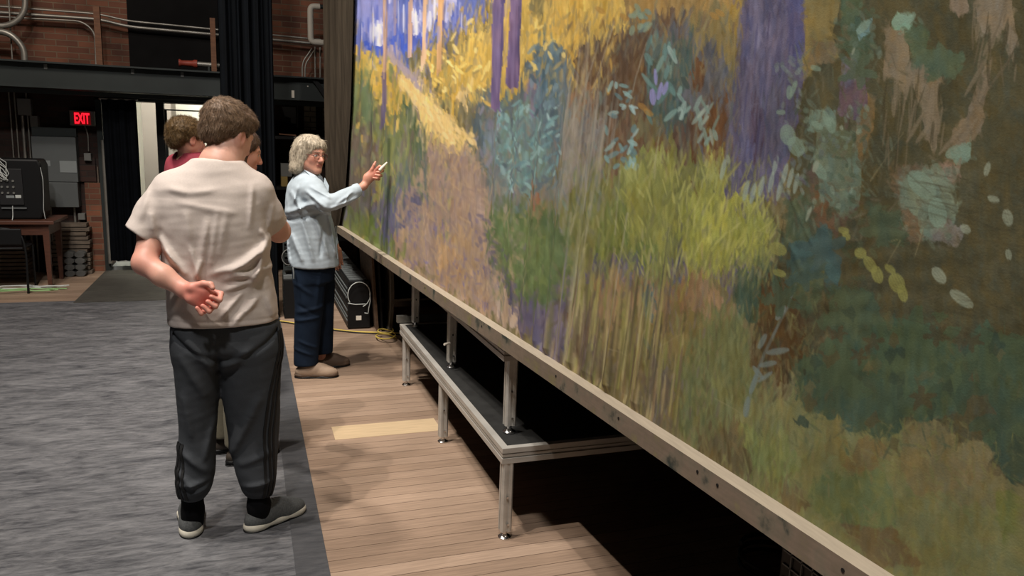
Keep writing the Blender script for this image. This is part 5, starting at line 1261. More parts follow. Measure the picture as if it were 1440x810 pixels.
def shoe(x, y, yaw, parent, up_m, sole_m, L=.285, W=.052, name='shoe', sole_name='sole', high=.075, open_heel=False, lace_m=None, label=None, trim=None, solh=.034):
    """a shoe standing at heel point (x, y), pointing along yaw (0 = +Y, positive to the right)"""
    f = np.array([math.sin(yaw), math.cos(yaw), 0]); r = np.array([math.cos(yaw), -math.sin(yaw), 0]); u = np.array([0, 0, 1.]); o = np.array([x, y, 0])
    Wp = lambda a, b, c_: o+r*a+f*b+u*c_; B = np.array([r, f, u])
    S = Sculpt()
    S.ell(Wp(0, .052, .042), (W*.78, .058, high*.58), B, .03, cuts=[(Wp(0, 0, .020), (0, 0, -1))])
    S.ell(Wp(0, .125, .046), (W*.86, .095, .054), B, .04, cuts=[(Wp(0, 0, .018), (0, 0, -1))])
    S.ell(Wp(.002, .212, .032), (W*.95, .070, .038), B, .04, cuts=[(Wp(0, 0, .016), (0, 0, -1))])
    S.cap(Wp(0, .085, .085), Wp(0, .175, .062), .022, .020, .03)
    me = S.mesh(name, .004); up_o = put(me, name, up_m, parent, label)
    S = Sculpt()
    for b0, w0, l0 in ((.05, .86, .060), (.14, .90, .085), (.22, 1.02, .066)):
        S.ell(Wp(0, b0, .020), (W*w0*(1.06 if solh > .04 else 1), l0, .034 if solh > .04 else .024), B, .03, cuts=[(Wp(0, 0, .001), (0, 0, -1)), (Wp(0, -.018, solh), (0, -.035 if solh < .04 else .10, 1))])
    me = S.mesh(sole_name, .004); put(me, sole_name, sole_m, up_o)
    S = Sculpt()
    for b0, w0, l0 in ((.05, .86, .060), (.14, .90, .085), (.22, 1.02, .066)): S.ell(Wp(0, b0, .010), (W*w0*1.07, l0+.003, .022), B, .03, cuts=[(Wp(0, 0, .0008), (0, 0, -1)), (Wp(0, 0, .0095), (0, 0, 1))])
    put(S.mesh('outsole', .0035), 'outsole', M['black'], up_o)
    if lace_m:
        for i in range(5):
            z = .112-.007*i; b = .108+.017*i
            MB().tube([tuple(Wp(-.022, b, z-.012)), tuple(Wp(-.008, b+.004, z)), tuple(Wp(.010, b+.004, z)), tuple(Wp(.024, b, z-.012))], .0028, 6).build('lace', lace_m, up_o, True)
    return up_o

SKIN = mat('skin', (206, 150, 128), .5, attr='paint', noise=(40, .05), bump=(300, .15, .001))
bs = SKIN.node_tree.nodes['Principled BSDF']; bs.inputs['Subsurface Weight'].default_value = .12; bs.inputs['Subsurface Radius'].default_value = (.02, .008, .004); bs.inputs['Subsurface Scale'].default_value = .5
def hairmat(name, c, amt=.45, sc=90): return mat(name, c, .55, noise=(sc, amt), bump=(220, .6, .002), spec=.35)
TEE = mat('tee_cotton', (204, 192, 184), .85, noise=(180, .05), bump=(500, .25, .0008), spec=.15)
SWEAT = mat('sweatpants', (66, 69, 73), .9, noise=(300, .12), bump=(600, .3, .0008), spec=.15)
BLACKC = mat('black_cloth', (16, 16, 18), .9, noise=(60, .2), spec=.1)
DENIM_L = mat('pale_denim', (174, 186, 194), .85, noise=(14, .10), bump=(400, .3, .0008), spec=.15)
DENIM_D = mat('dark_denim', (20, 31, 46), .85, noise=(9, .35), bump=(300, .3, .001), spec=.15)
SOLE_W = mat('sole_white', (206, 200, 184), .6, noise=(30, .12)); MESH_G = mat('shoe_mesh', (78, 80, 80), .8, noise=(160, .35), bump=(200, .5, .001))
def seg_field(P, segs, axis_a, axis_b):
    """ridges along segments given in two coordinates: (a0,b0,a1,b1,width,height)"""
    A = P[:, axis_a]; B_ = P[:, axis_b]; f = np.zeros(len(P))
    for a0, b0, a1, b1, w, h_ in segs:
        L2 = (a1-a0)**2+(b1-b0)**2+1e-9; t = ((A-a0)*(a1-a0)+(B_-b0)*(b1-b0))/L2; tc = np.clip(t, 0, 1)
        d = np.hypot(A-a0-tc*(a1-a0), B_-b0-tc*(b1-b0)); f += h_*np.exp(-(d/w)**2)*(.35+.65*np.sin(np.pi*np.clip(tc, 0, 1))**.5)
    return f
def pxsegs(rows, Y):
    out = []
    for x0, y0, x1, y1, w, h_ in rows:
        a = at(x0, y0, 1, Y); b = at(x1, y1, 1, Y); out.append((a[0], a[2], b[0], b[2], w, h_))
    return out

# ---------------------------------------------------------------- the young man in the pale T-shirt
def man():
    T = thing('person', (-.1, 3.15, 0), 'young man in a cream T-shirt and dark sweatpants seen from behind, hand behind his back', 'person')
    hc = np.array([-.058, 3.205, 1.612]); B = frame(R_(48), R_(-22), R_(-4)); sc = 1.0
    S = Sculpt(); head(S, hc, B, sc)
    S.chain([(-.100, 3.14, 1.41), (-.088, 3.16, 1.50), hc+np.array([0, -.01, -.03])], [.098, .072, .062], .03)
    # torso and legs under the clothes
    S.loft([(.86, -.095, 3.15, .165, .105), (1.05, -.10, 3.15, .160, .10), (1.25, -.11, 3.15, .175, .105), (1.38, -.115, 3.15, .175, .09), (1.45, -.105, 3.15, .10, .07)], .03)
    for hx, kx, ax, ay, ky in ((-.19, -.215, -.241, 3.170, 3.16), (-.0, .005, .016, 3.150, 3.17)):
        S.chain([(hx, 3.15, .88), (kx, ky, .48), (ax, ay, .10)], [.085, .052, .028], .02)
        S.cap((ax, ay, .10), (ax, ay+.005, .06), .028, .028, .01)
    # right arm: upper arm forward, forearm folded across the chest
    S.chain([(.040, 3.15, 1.385), (.085, 3.20, 1.31), (.125, 3.27, 1.235)], [.060, .052, .044], .03)
    S.chain([(.125, 3.27, 1.235), (.095, 3.36, 1.27), (.03, 3.43, 1.33)], [.044, .040, .029], .02)
    BH = np.array([[.2, .3, .93], [-.72, .6, .0], [.6, .7, -.3]]); BH[1] = (-.75, .35, .55); BH[1] /= np.linalg.norm(BH[1]); BH[0] = np.cross(BH[1], (0, 1, 0)); BH[0] /= np.linalg.norm(BH[0]); BH[2] = np.cross(BH[0], BH[1])
    hand(S, (.02, 3.44, 1.335), BH, [(.5, .6, .4)]*4, 1.0)
    # left arm: elbow out to the side, forearm behind the back
    e = at(203, 370, 1, 3.06); w = at(262, 409, 1, 2.985)
    S.chain([(-.270, 3.15, 1.385), (-.328, 3.13, 1.25), e], [.052, .050, .040], .03)
    m1 = e*.55+w*.45+np.array([0, -.008, 0])
    S.chain([e, m1, w], [.042, .038, .028], .02, sq=((0, 1, 0), .92))
    # the half-closed hand, palm turned to the viewer, fingers rolled in, thumb on top
    Yh = 2.955
    def H(px, py, dy=0): return at(px, py, 1, Yh+dy)
    S.cap(H(262, 409, .02), H(276, 415, .008), .029, .032, .02, sq=((0, 1, 0), .75))
    S.cap(H(270, 405, .0), H(287, 409, -.004), .020, .019, .015)
    S.cap(H(269, 420, .0), H(281, 427, .0), .020, .018, .015)
    S.cap(H(280, 416, .005), H(296, 416, .002), .024, .020, .015)
    for (b, kn, mid, tip, r) in (((292, 409), (311, 413, -.004), (309, 422, -.034), (297, 417, -.036), .0098), ((290, 415), (307, 422, -.006), (303, 431, -.038), (292, 424, -.038), .0100),
                                 ((285, 421), (300, 431, -.006), (294, 438, -.038), (285, 430, -.038), .0096), ((279, 426), (289, 437, -.004), (283, 441, -.030), (277, 433, -.030), .0086)):
        S.chain([H(b[0], b[1], .004), H(kn[0], kn[1], kn[2]), H(mid[0], mid[1], mid[2]), H(tip[0], tip[1], tip[2])], [r*1.15, r*1.08, r, r*.88], .0035)
    S.chain([H(272, 403, .0), H(286, 399, -.012), H(296, 400, -.026), H(299, 405, -.036)], [.016, .0125, .0115, .0098], .004)
    hcx = H(290, 420)
    me = S.mesh('body', .0036, color=skin_color(hc, B, sc, (214, 164, 144), rosy=[(hcx, .060, .9), (H(270, 410), .06, .5), (e, .06, .4)]))
    put(me, 'body', SKIN, T)
    # T-shirt
    S = Sculpt()
    hemcut = [((-.095, 3.15, .897), (.02, 0, -1))]
    S.loft([(.88, -.092, 3.155, .206, .142), (.96, -.095, 3.155, .203, .140), (1.05, -.102, 3.16, .198, .138), (1.15, -.112, 3.16, .197, .140), (1.27, -.120, 3.155, .203, .142), (1.35, -.122, 3.15, .200, .132), (1.42, -.118, 3.15, .180, .115), (1.46, -.108, 3.155, .130, .095), (1.495, -.096, 3.16, .100, .085), (1.515, -.092, 3.165, .088, .078)], .03, cuts=hemcut, pw=2.5)
    S.cap((-.245, 3.15, 1.405), (-.12, 3.15, 1.455), .074, .070, .05); S.cap((-.09, 3.15, 1.455), (.03, 3.15, 1.405), .070, .074, .05)
    sl = at(199, 334, 1, 3.12); sn_ = np.array([sl[0]+.27, sl[1]-3.15, sl[2]-1.36]); sn_ /= np.linalg.norm(sn_)
    S.chain([(-.258, 3.15, 1.395), (-.315, 3.145, 1.315), sl+sn_*.03], [.076, .073, .066], .024, cuts=[(sl, sn_+np.array([-.12, 0, -.1]))])
    sr = at(385, 316, 1, 3.22); rn = sr-np.array([.04, 3.15, 1.37]); rn /= np.linalg.norm(rn)
    S.chain([(.025, 3.15, 1.385), (.070, 3.175, 1.32), sr+rn*.03], [.072, .066, .056], .024, cuts=[(sr, rn+np.array([.1, 0, .0]))])
    # neck opening
    S.ell((-.092, 3.19, 1.535), (.094, .13, .042), frame(0, R_(-14)), .008, 's')
    segs = pxsegs([(380, 338, 345, 372, .014, .012), (378, 348, 322, 384, .016, .013), (345, 372, 300, 384, .014, .010), (376, 352, 352, 405, .014, .012), (372, 345, 362, 392, .010, .008), (366, 392, 330, 385, .012, .008),
                   (366, 325, 376, 338, .010, .006), (232, 352, 262, 388, .013, .012), (222, 335, 246, 372, .012, .009), (262, 300, 268, 350, .014, .006), (268, 350, 280, 392, .012, .012), (292, 310, 284, 365, .013, .009), (306, 300, 296, 372, .012, .007),
                   (318, 300, 308, 360, .014, .006), (284, 365, 276, 390, .010, .010), (235, 265, 262, 272, .014, .006), (262, 272, 300, 268, .012, .004), (250, 285, 330, 300, .012, .004), (315, 392, 385, 378, .014, .010), (318, 408, 352, 396, .012, .010),
                   (345, 440, 362, 420, .012, .010), (330, 455, 345, 435, .010, .007), (312, 445, 340, 412, .010, .008), (240, 440, 250, 420, .010, .006), (376, 420, 386, 448, .012, .007), (205, 270, 196, 310, .012, .006), (210, 300, 216, 338, .012, .008), (355, 262, 352, 320, .010, .006), (385, 290, 380, 325, .010, .006)], 3.02)
    def disp(P):
        back = np.clip((3.20-P[:, 1])/.08, 0, 1)
        f = seg_field(P, segs, 0, 2)*back*1.3
        Q_ = P*np.array([1, 1, .55])
        f += .0028*fbm(Q_+0, 26, 3)*(.4+.6*(P[:, 2] < 1.38))+.0016*fbm(P*np.array([.6, 1, 1.6]), 55, 4)
        ax_ = np.array([-.096, 3.145, 1.47]); dv = np.array([.011, .025, .13]); dv = dv/np.linalg.norm(dv); q = P-ax_; q = q-(q@dv)[:, None]*dv; rr = np.sqrt((q*q).sum(1))
        f += np.where(P[:, 2] > 1.43, .0018*np.exp(-((rr-.094)/.007)**4), 0)*0
        f -= .0022*np.exp(-((P[:, 2]-.921)/.0028)**2)
        return f
    me = S.mesh('t_shirt', .0042, disp=disp); put(me, 't_shirt', TEE, T)
    # sweatpants
    S = Sculpt()
    zl = lambda px, py: at(px, py, 1, 3.14)
    S.loft([(.70, -.085, 3.155, .13, .06), (.74, -.083, 3.155, .190, .105), (.80, -.085, 3.155, .203, .130), (.87, -.088, 3.155, .198, .124), (.93, -.09, 3.155, .190, .118)], .03, pw=2.3)
    def leg_(rows, k=.03, **kw): S.loft([(z, (xa+xb)/2, cy, (xb-xa)/2, d_) for z, xa, xb, cy, d_ in rows], k, **kw)
    leg_([(.88, -.275, -.09, 3.155, .115), (.78, -.290, -.09, 3.155, .120), (.68, -.284, -.116, 3.155, .108), (.56, -.280, -.128, 3.16, .098), (.45, -.279, -.136, 3.16, .090), (.36, -.285, -.140, 3.155, .088), (.28, -.296, -.146, 3.15, .088), (.22, -.300, -.158, 3.15, .084), (.185, -.290, -.172, 3.15, .072), (.168, -.274, -.190, 3.15, .052)], pw=2.2)
    leg_([(.88, -.10, .105, 3.155, .115), (.78, -.09, .124, 3.155, .120), (.68, -.112, .120, 3.155, .110), (.56, -.108, .112, 3.16, .100), (.45, -.100, .108, 3.165, .094), (.34, -.085, .100, 3.16, .090), (.26, -.070, .092, 3.15, .086), (.20, -.056, .086, 3.15, .078), (.165, -.046, .078, 3.15, .066), (.150, -.030, .066, 3.15, .05)], pw=2.2)
    sg = pxsegs([(300, 520, 262, 478, .016, .008), (312, 522, 352, 492, .016, .009), (306, 500, 306, 530, .012, -.012), (250, 500, 290, 560, .018, .006), (322, 650, 352, 590, .02, .010), (352, 590, 366, 560, .02, .008), (335, 660, 380, 640, .016, .006),
                 (252, 640, 292, 668, .016, .008), (250, 690, 290, 680, .012, .008), (248, 672, 275, 690, .012, .007), (345, 690, 380, 682, .012, .008), (300, 600, 288, 650, .014, .007), (270, 700, 292, 690, .010, .007), (256, 560, 268, 620, .016, .006)], 3.04)
    def disp(P):
        back = np.clip((3.22-P[:, 1])/.1, 0, 1)
        return seg_field(P, sg, 0, 2)*back*1.7-.010*back*np.exp(-((P[:, 2]-(.765+.9*(P[:, 0]+.085)**2*3))/.012)**2)*(np.abs(P[:, 0]+.085) < .19)+.0035*fbm(P*np.array([1, 1, .6]), 20, 9)+.0012*fbm(P, 60, 5)
    me = S.mesh('sweatpants', .0045, disp=disp); V = S.V
    po = put(me, 'sweatpants', SWEAT, T)
    # three side stripes, following the outer seam of each leg
    stm = mat('stripe_black', (12, 12, 13), .8)
    def stripes(side, pts):
        zs = np.linspace(pts[0][0], pts[-1][0], 46)
        for off in (0, 1, 2):
            path = []
            for z in zs:
                th = np.interp(z, [p[0] for p in pts][::-1], [p[1] for p in pts][::-1])+off*np.interp(z, [.2, .8], [.26, .19])
                # march out from the leg axis to the cloth
                ax_ = np.interp(z, [.15, .45, .8], [.018, .006, .02]) if side > 0 else np.interp(z, [.15, .45, .8], [-.232, -.208, -.19])
                d = np.array([math.cos(th), math.sin(th)]); k = np.abs(V[:, 2]-z) < .006; q = V[k][:, :2]-np.array([ax_, 3.155])
                al = q@d; pe = np.abs(q@np.array([-d[1], d[0]])); kk = (pe < .008) & (al > 0)
                if kk.sum() == 0: continue
                rr = al[kk].max(); path.append((np.array([ax_+d[0]*rr, 3.155+d[1]*rr, z]), d))
            vs_ = []; fs_ = []
            for i, (p, d) in enumerate(path):
                t_ = np.array([-d[1], d[0], 0]); n_ = np.array([d[0], d[1], 0]); w_ = .0055
                for a_, b_ in ((-w_, -.002), (-w_, .0024), (w_, .0024), (w_, -.002)): vs_.append(p+t_*a_+n_*b_)
            for i in range(len(path)-1):
                for j in range(4): a0 = 4*i; fs_.append((a0+j, a0+(j+1) % 4, a0+4+(j+1) % 4, a0+4+j))
            MB().add(vs_, fs_).build('stripe', stm, po, True)
    stripes(1, [(.86, R_(-34)), (.6, R_(-58)), (.4, R_(-66)), (.155, R_(-74))])
    stripes(-1, [(.42, R_(205)), (.3, R_(214)), (.185, R_(222))])
    # black sock cuffs
    S = Sculpt(); S.chain([(-.238, 3.160, .20), (-.240, 3.172, .10), (-.244, 3.180, .05)], [.045, .042, .045], .02); put(S.mesh('sock', .005), 'sock', BLACKC, T)
    S = Sculpt(); S.chain([(.018, 3.152, .20), (.016, 3.148, .10), (.018, 3.152, .05)], [.046, .044, .046], .02); put(S.mesh('sock', .005), 'sock', BLACKC, T)
    shoe(-.246, 3.122, R_(-4), T, MESH_G, SOLE_W, lace_m=M['panel_grey'], solh=.046)
    shoe(-.034, 3.118, R_(57), T, MESH_G, SOLE_W, L=.29, lace_m=M['panel_grey'], solh=.046)
    # hair
    S = Sculpt(); W = lambda *p: L2W(hc, B, p, sc)
    S.ell(W(0, -.020, .046), np.array((.090, .108, .092))*sc, B, .02)
    S.ell(W(0, .035, .082), np.array((.070, .058, .042))*sc, B, .02)
    S.ell(W(0, -.070, -.010), np.array((.062, .042, .052))*sc, B, .03)
    S.ell(W(0, .098, -.03), np.array((.120, .085, .088))*sc, B, .012, 's')
    for s_ in (-1, 1): S.ell(W(s_*.09, .005, -.020), np.array((.032, .026, .044))*sc, B, .01, 's')
    me = S.mesh('hair', .0045, disp=lambda P: .0045*fbm(P, 70, 2)+.003*fbm(P, 150, 6))
    add_hair(me, hc, B, sc, lambda q: (q[0]*2+.2, .6 if q[2] > .06 else -.2, -.9 if q[2] < .10 else -.1), 12000, .017, .0009, hairmat('brown_hair', (112, 90, 70)), 'hair', T, lift=.8, seed=3)
man()

# ---------------------------------------------------------------- the woman pointing at the cloth
def woman():
    T = thing('person', (.42, 5.3, 0), 'grey-haired woman with glasses in a pale denim shirt pointing at the backdrop', 'person')
    hc = at(437, 218.5, 1, 5.27); hc = np.array(hc); B = frame(R_(143), R_(-3), R_(2)); sc = 1.0
    S = Sculpt(); head(S, hc, B, sc)
    S.chain([(.385, 5.31, 1.34), (.400, 5.29, 1.41), hc+np.array([-.01, .01, -.03])], [.056, .050, .05], .03)
    S.loft([(.82, .43, 5.31, .11, .14), (1.0, .40, 5.31, .10, .13), (1.2, .385, 5.31, .10, .14), (1.32, .385, 5.31, .085, .14), (1.37, .39, 5.31, .06, .08)], .03)
    for (hx, hy, kx, ky, ax, ay) in ((.39, 5.25, .385, 5.24, .355, 5.245), (.46, 5.38, .475, 5.39, .475, 5.42)):
        S.chain([(hx, hy, .84), (kx, ky, .46), (ax, ay, .09)], [.078, .052, .034], .03)
    # pointing right arm
    sh_ = np.array([.41, 5.15, 1.295]); el = at(458, 287, 1, 5.02); wr = at(511, 262, 1, 5.06)
    S.chain([sh_, (sh_+el)/2, el], [.050, .043, .037], .03); S.chain([el, (el+wr)/2, wr], [.037, .034, .024], .02)
    def H(px, py, dy=0): return at(px, py, 1, 5.07+dy)
    S.cap(H(511, 262), H(521, 248), .024, .030, .015, sq=((0, 1, 0), .7)); S.cap(H(517, 250), H(527, 243), .030, .026, .015, sq=((0, 1, 0), .7))
    S.chain([H(517, 247), H(523, 238, -.01), H(526, 232, -.012), H(528, 228, -.01)], [.014, .0105, .0095, .008], .005)            # thumb held up
    S.chain([H(526, 241), H(534, 234, -.02), H(540, 236, -.035)], [.0125, .0100, .0085], .005)
    S.chain([H(528, 244), H(538, 240, -.02), H(535, 242, -.045), H(530, 242, -.04)], [.0125, .0100, .0090, .008], .004)
    S.chain([H(527, 248), H(536, 247, -.02), H(533, 247, -.045), H(528, 246, -.04)], [.0120, .0098, .0088, .008], .004)
    S.chain([H(524, 251), H(533, 252, -.018), H(530, 251, -.04), H(525, 250, -.036)], [.0110, .0090, .0080, .007], .004)
    # left arm hangs down on the far side
    S.chain([(.40, 5.46, 1.29), (.46, 5.50, 1.05), (.575, 5.47, .87)], [.048, .040, .024], .03)
    BL = np.array([[-1, 0, 0], [.12, -.08, -1], [0, -1, 0]], float); BL[1] /= np.linalg.norm(BL[1]); BL[0] = (-.99, .0, -.12); BL[2] = np.cross(BL[0], BL[1])
    hand(S, (.590, 5.462, .855), BL, [(.35, .35, .25), (.4, .4, .3), (.45, .4, .3), (.5, .4, .3)], .92)
    me = S.mesh('body', .0038, color=skin_color(hc, B, sc, (202, 146, 124), lip=(160, 92, 86), brow=(120, 100, 84), iris=(54, 48, 46), rosy=[(H(527, 242), .05, .45)]))
    put(me, 'body', SKIN, T)
    # shirt
    S = Sculpt()
    S.loft([(.765, .43, 5.31, .165, .20), (.85, .425, 5.31, .160, .20), (1.0, .410, 5.31, .158, .195), (1.12, .392, 5.31, .148, .195), (1.22, .390, 5.31, .140, .198), (1.30, .392, 5.31, .125, .185), (1.35, .395, 5.31, .095, .14), (1.385, .40, 5.305, .068, .085), (1.41, .405, 5.30, .058, .062)], .03, yaw=0, cuts=[((.25, 5.3, .772), (-.25, .1, -1))])
    el2 = el; wr2 = at(506, 265, 1, 5.05); an = wr2-el; an /= np.linalg.norm(an)
    S.chain([(.385, 5.19, 1.30), sh_+np.array([.0, -.01, -.01]), (sh_+el2)/2+np.array([0, 0, -.012]), el2+np.array([0, 0, -.008])], [.066, .068, .062, .054], .04)
    S.chain([el2+np.array([0, 0, -.008]), (el2+wr2)/2+np.array([0, 0, -.012]), wr2+an*.03], [.054, .050, .036], .02, cuts=[(wr2, an)])
    S.chain([(.395, 5.43, 1.295), (.45, 5.50, 1.07), (.55, 5.475, .90), (.585, 5.465, .85)], [.062, .058, .046, .040], .04, cuts=[((.57, 5.47, .885), (.3, 0, -1))])
    S.cap((.398, 5.30, 1.37), (.41, 5.285, 1.46), .056, .054, .006, 's')
    sg = pxsegs([(404, 300, 440, 285, .016, .012), (404, 312, 450, 300, .014, -.010), (410, 270, 425, 300, .014, .010), (430, 268, 455, 290, .012, .010), (436, 262, 462, 276, .010, .008), (462, 290, 500, 276, .010, .010), (470, 284, 492, 268, .009, .009), (448, 292, 470, 296, .010, -.008),
                 (410, 330, 425, 368, .016, .012), (425, 310, 440, 365, .016, .010), (445, 310, 462, 360, .016, .010), (462, 300, 474, 360, .010, .012), (455, 320, 450, 360, .012, -.008), (404, 340, 408, 375, .012, .010), (418, 262, 412, 290, .012, .008), (480, 286, 486, 272, .006, .008)], 5.12)
    def disp(P):
        fr_ = np.clip((5.36-P[:, 1])/.1, 0, 1)
        return seg_field(P, sg, 0, 2)*fr_*1.5+.005*fbm(P*np.array([1, 1, .6]), 24, 12)+.002*fbm(P, 60, 8)
    me = S.mesh('denim_shirt', .0048, disp=disp); so = put(me, 'denim_shirt', DENIM_L, T)
    # collar, placket seam and cuff
    for P8 in ([(427, 239, 5.23), (438, 250, 5.165), (450, 264, 5.14), (443, 247, 5.175)], [(456, 250, 5.19), (462, 262, 5.165), (461, 274, 5.15), (455, 262, 5.165)]):
        q = [np.array(at(x, y, 1, Y)) for x, y, Y in P8]; MB().hexa([tuple(p) for p in q]+[tuple(p+np.array([.003, -.007, .004])) for p in q]).build('collar', DENIM_L, so, bevel=.002)
    MB().tube([tuple(at(472, 318, 1, 5.19)), tuple(at(474, 335, 1, 5.17)), tuple(at(473, 350, 1, 5.18)), tuple(at(475, 364, 1, 5.19))], .004, 6).build('placket', DENIM_L, so, True)
    S = Sculpt(); S.cap(wr2-an*.045, wr2+an*.004, .043, .038, .004, cuts=[(wr2+an*.002, an), (wr2-an*.04, -an)]); put(S.mesh('cuff', .004), 'cuff', DENIM_L, so)
    mt = mat('undershirt', (86, 92, 98), .85)
    S = Sculpt(); S.cap(at(449, 252, 1, 5.215), at(456, 270, 1, 5.185), .026, .020, .01); S.cap((.40, 5.30, 1.36), (.405, 5.295, 1.395), .057, .053, .01); put(S.mesh('undershirt', .004), 'undershirt', mt, T)
    # jeans
    S = Sculpt()
    S.loft([(.66, .42, 5.31, .135, .165), (.74, .425, 5.31, .142, .17), (.82, .43, 5.31, .138, .165), (.90, .425, 5.31, .13, .155)], .03)
    S.loft([(.76, .39, 5.245, .105, .098), (.62, .392, 5.24, .104, .092), (.48, .385, 5.235, .094, .084), (.32, .372, 5.235, .088, .080), (.16, .362, 5.24, .082, .078), (.085, .360, 5.24, .080, .078)], .025, pw=2.2)
    S.loft([(.76, .46, 5.385, .105, .098), (.62, .474, 5.39, .100, .092), (.48, .476, 5.395, .092, .084), (.32, .476, 5.405, .086, .080), (.16, .478, 5.415, .082, .078), (.115, .478, 5.42, .080, .078)], .025, pw=2.2)
    sg2 = pxsegs([(418, 440, 455, 432, .014, .010), (416, 452, 450, 446, .012, .009), (420, 430, 450, 445, .012, -.007), (415, 400, 440, 415, .014, .007), (414, 492, 440, 500, .010, .008), (420, 480, 446, 490, .010, .007), (450, 380, 445, 430, .014, .007)], 5.16)
    me = S.mesh('jeans', .005, disp=lambda P: seg_field(P, sg2, 0, 2)*np.clip((5.3-P[:, 1])/.1, 0, 1)+.004*fbm(P*np.array([1, 1, .8]), 26, 14)); jo = put(me, 'jeans', DENIM_D, T)
    MB().tube([tuple(at(412, 376, 1, 5.17)), tuple(at(413, 384, 1, 5.15)), tuple(at(413, 392, 1, 5.15))], .005, 6).build('key_strap', M['panel_grey'], jo, True)
    CL = mat('clog_taupe', (150, 128, 108), .7, noise=(30, .15)); CS = mat('clog_sole', (84, 66, 52), .6)
    shoe(.290, 5.235, R_(98), T, CL, CS, L=.25, W=.050, high=.065, name='clog')
    shoe(.400, 5.43, R_(84), T, mat('clog_shaded', (92, 74, 60), .7), CS, L=.25, W=.048, high=.060, name='clog')  # far clog in a darker copy of the taupe, shade put into the colour
    # hair: chin-length bob
    S = Sculpt(); W = lambda *p: L2W(hc, B, p, sc)
    S.ell(W(0, -.020, .046), np.array((.096, .112, .092))*sc, B, .02)
    for s_ in (-1, 1):
        S.ell(W(s_*.074, -.038, -.020), np.array((.030, .066, .084))*sc, B, .03); S.ell(W(s_*.070, -.055, -.085), np.array((.036, .056, .040))*sc, B, .02)
        S.ell(W(s_*.045, .038, .074), np.array((.036, .034, .028))*sc, B, .02)
    S.ell(W(0, -.085, -.045), np.array((.080, .045, .075))*sc, B, .03)
    S.ell(W(0, .105, -.030), np.array((.076, .084, .092))*sc, B, .012, 's')
    me = S.mesh('hair', .0045, disp=lambda P: .005*fbm(P*np.array([1, 1, .5]), 60, 2)+.003*fbm(P*np.array([1, 1, .4]), 150, 6))
    add_hair(me, hc, B, sc, lambda q: (q[0]*4, .25*(q[1] > 0), -1), 5000, .034, .0016, hairmat('grey_hair', (176, 164, 144), .35, 70), 'hair', T, lift=.15, seed=5, label='chin-length grey-blond hair')
    # glasses
    gm_ = mat('glasses_frame', (96, 40, 36), .35); gl = MB()
    for s_ in (-1, 1):
        gl.tube([tuple(W(s_*.033+.0235*math.cos(a), .098-.004*abs(math.cos(a)), .000+.017*math.sin(a))) for a in np.linspace(0, 2*math.pi, 20, endpoint=False)], .0016*1.1, 6, closed=True)
        gl.tube([tuple(W(s_*.057, .094, .006)), tuple(W(s_*.070, .06, .006)), tuple(W(s_*.080, .005, .006))], .0016, 6)
    gl.tube([tuple(W(-.010, .100, .003)), tuple(W(0, .104, .006)), tuple(W(.010, .100, .003))], .0018, 6)
    gl.build('glasses', gm_, T, True)
    # white chalk stick in the hand
    a, b = H(533.5, 239.5, -.05), at(544.5, 228.5, 1, 5.02)
    tag(MB().tube([a, a*.5+b*.5, b], [.010, .009, .006], 12).build('paper_roll', mat('stick_white', (226, 220, 204), .6), smooth=True), 'small cream stick pointed at the backdrop in the woman\'s raised hand', 'stick')
woman()

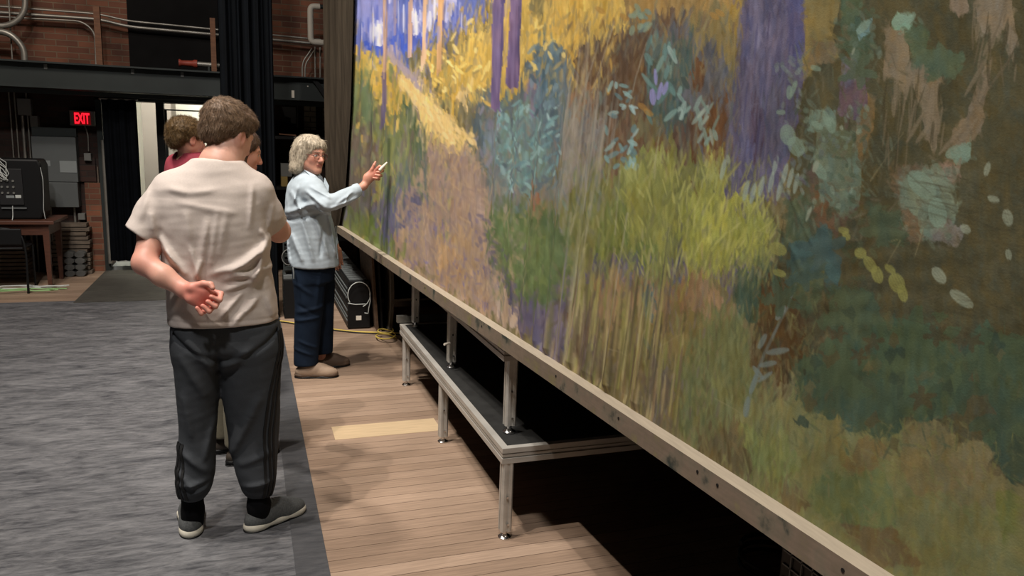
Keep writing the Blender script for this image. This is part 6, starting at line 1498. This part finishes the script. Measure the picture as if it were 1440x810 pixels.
# ---------------------------------------------------------------- two onlookers mostly hidden behind the young man
def onlooker(base, hc, yaw, hyaw, pitch, sc, top_c, leg_c, shoe_c, hair_c, label, curly, H_, tw=.18, lean=0, feet=None, hip=None, top_name='shirt', hlen=.02, bob=False):
    bx, by = base; T = thing('person', (bx, by, 0), label, 'person'); hc = np.array(hc); B = frame(R_(hyaw), R_(pitch))
    f = np.array([math.sin(R_(yaw)), math.cos(R_(yaw)), 0]); r = np.array([math.cos(R_(yaw)), -math.sin(R_(yaw)), 0]); o = np.array([bx, by, 0])
    W3 = lambda a, b, c_: o+r*a+f*b+np.array([0, 0, c_])
    zs = H_-.34                                          # shoulder joint height
    S = Sculpt(); head(S, hc, B, sc)
    S.chain([W3(0, -.02, zs+.02), W3(0, .0, zs+.08), hc+np.array([0, 0, -.03])], [.062, .055, .055], .03)
    S.loft([(.84, bx, by, .15, .10), (1.05, bx, by, .14, .095), (zs-.1, bx, by, .155, .10), (zs+.02, bx, by, .13, .08)], .03, yaw=-R_(yaw))
    ft = feet or [(-.09, 0), (.09, 0)]
    for a, b in ft: S.chain([W3(a*.9, 0, .86), W3(a, b*.5+.01, .46), W3(a, b, .08)], [.08, .053, .036], .03)
    for s_ in (-1, 1):
        S.chain([W3(s_*(tw-.02), 0, zs), W3(s_*tw, -.01, zs-.28), W3(s_*tw, .03, zs-.52)], [.045, .038, .024], .03)
        BB = np.array([f, [0, 0, -1.], -r*s_]); hand(S, W3(s_*tw, .032, zs-.53), BB, [(.3, .4, .3)]*4, .9)
    put(S.mesh('body', .0045, color=skin_color(hc, B, sc)), 'body', SKIN, T)
    tm = mat(top_name+'_cloth', top_c, .85, noise=(90, .08)); pm_ = mat('trouser_cloth', leg_c, .85, noise=(60, .12))
    S = Sculpt()
    S.loft([(.86, bx, by, tw*.98, .13), (1.1, bx, by, tw*.95, .13), (zs-.12, bx, by, tw+.02, .13), (zs-.02, bx, by, tw, .11), (zs+.045, bx, by, .11, .08), (zs+.075, bx, by, .075, .07)], .03, yaw=-R_(yaw))
    for s_ in (-1, 1): S.chain([W3(s_*(tw-.01), 0, zs-.01), W3(s_*(tw+.025), -.01, zs-.22)], [.066, .062], .04)
    S.cap(W3(0, -.02, zs+.03), W3(0, 0, zs+.12), .063, .06, .006, 's')
    put(S.mesh(top_name, .006, disp=lambda P: .003*fbm(P, 30, 4)), top_name, tm, T)
    S = Sculpt(); S.loft([(.70, bx, by, .165, .12), (.92, bx, by, .155, .115)], .03, yaw=-R_(yaw))
    for a, b in ft:
        p0, p1, p2 = W3(a*.9, 0, .8), W3(a, b*.5+.01, .46), W3(a, b, .09)
        S.loft([(.09, p2[0], p2[1], .072, .075), (.46, p1[0], p1[1], .078, .08), (.8, p0[0], p0[1], .09, .10)], .03, pw=2.1, yaw=-R_(yaw))
    put(S.mesh('trousers', .006, disp=lambda P: .004*fbm(P*np.array([1, 1, .6]), 26, 7)), 'trousers', pm_, T)
    for a, b in ft:
        q = W3(a, b-.07, 0); shoe(q[0], q[1], R_(yaw), T, mat('shoe_upper', shoe_c, .6), M['black'], L=.27, W=.048, high=.065)
    W = lambda *p: L2W(hc, B, p, sc); S = Sculpt()
    S.ell(W(0, -.022, .046), np.array((.092, .110, .090))*sc, B, .02); S.ell(W(0, -.075, -.010), np.array((.070, .045, .06))*sc, B, .03)
    if bob:
        for s_ in (-1, 1): S.ell(W(s_*.070, -.035, -.05), np.array((.030, .060, .09))*sc, B, .03)
        S.ell(W(0, -.08, -.09), np.array((.07, .045, .09))*sc, B, .03)
    S.ell(W(0, .100, -.03), np.array((.100, .082, .090))*sc, B, .012, 's')
    if not bob:
        for s_ in (-1, 1): S.ell(W(s_*.09, .005, -.020), np.array((.030, .026, .044))*sc, B, .01, 's')
    me = S.mesh('hair', .005, disp=lambda P: (.008 if curly else .004)*fbm(P, 110 if curly else 70, 2))
    add_hair(me, hc, B, sc, lambda q: (q[0]*2, -.2, -.7), 3500, hlen, .0013, hairmat('curly_hair' if curly else 'dark_hair', hair_c), 'hair', T, curl=5 if curly else 0, lift=.8 if curly else .3, seed=9)
h1 = at(264, 196, 1, 4.92)
onlooker((-.30, 4.95), h1, 50, 62, -10, .95, (140, 48, 62), (16, 17, 20), (24, 24, 24), (96, 74, 44), 'curly-haired person in a maroon top and black trousers, mostly hidden behind the young man', True, 1.775, .14, feet=[(-.11, .0), (.09, .0)], hlen=.022)
h2 = at(338, 214, 1, 3.95)
onlooker((-.10, 3.93), h2, 60, 76, -14, .94, (52, 50, 48), (122, 116, 98), (60, 52, 44), (74, 54, 40), 'person in khaki trousers behind the young man, face in profile beyond his ear', False, 1.68, .15, feet=[(-.10, .02), (.08, .0)], bob=True, top_name='jacket', hlen=.03)
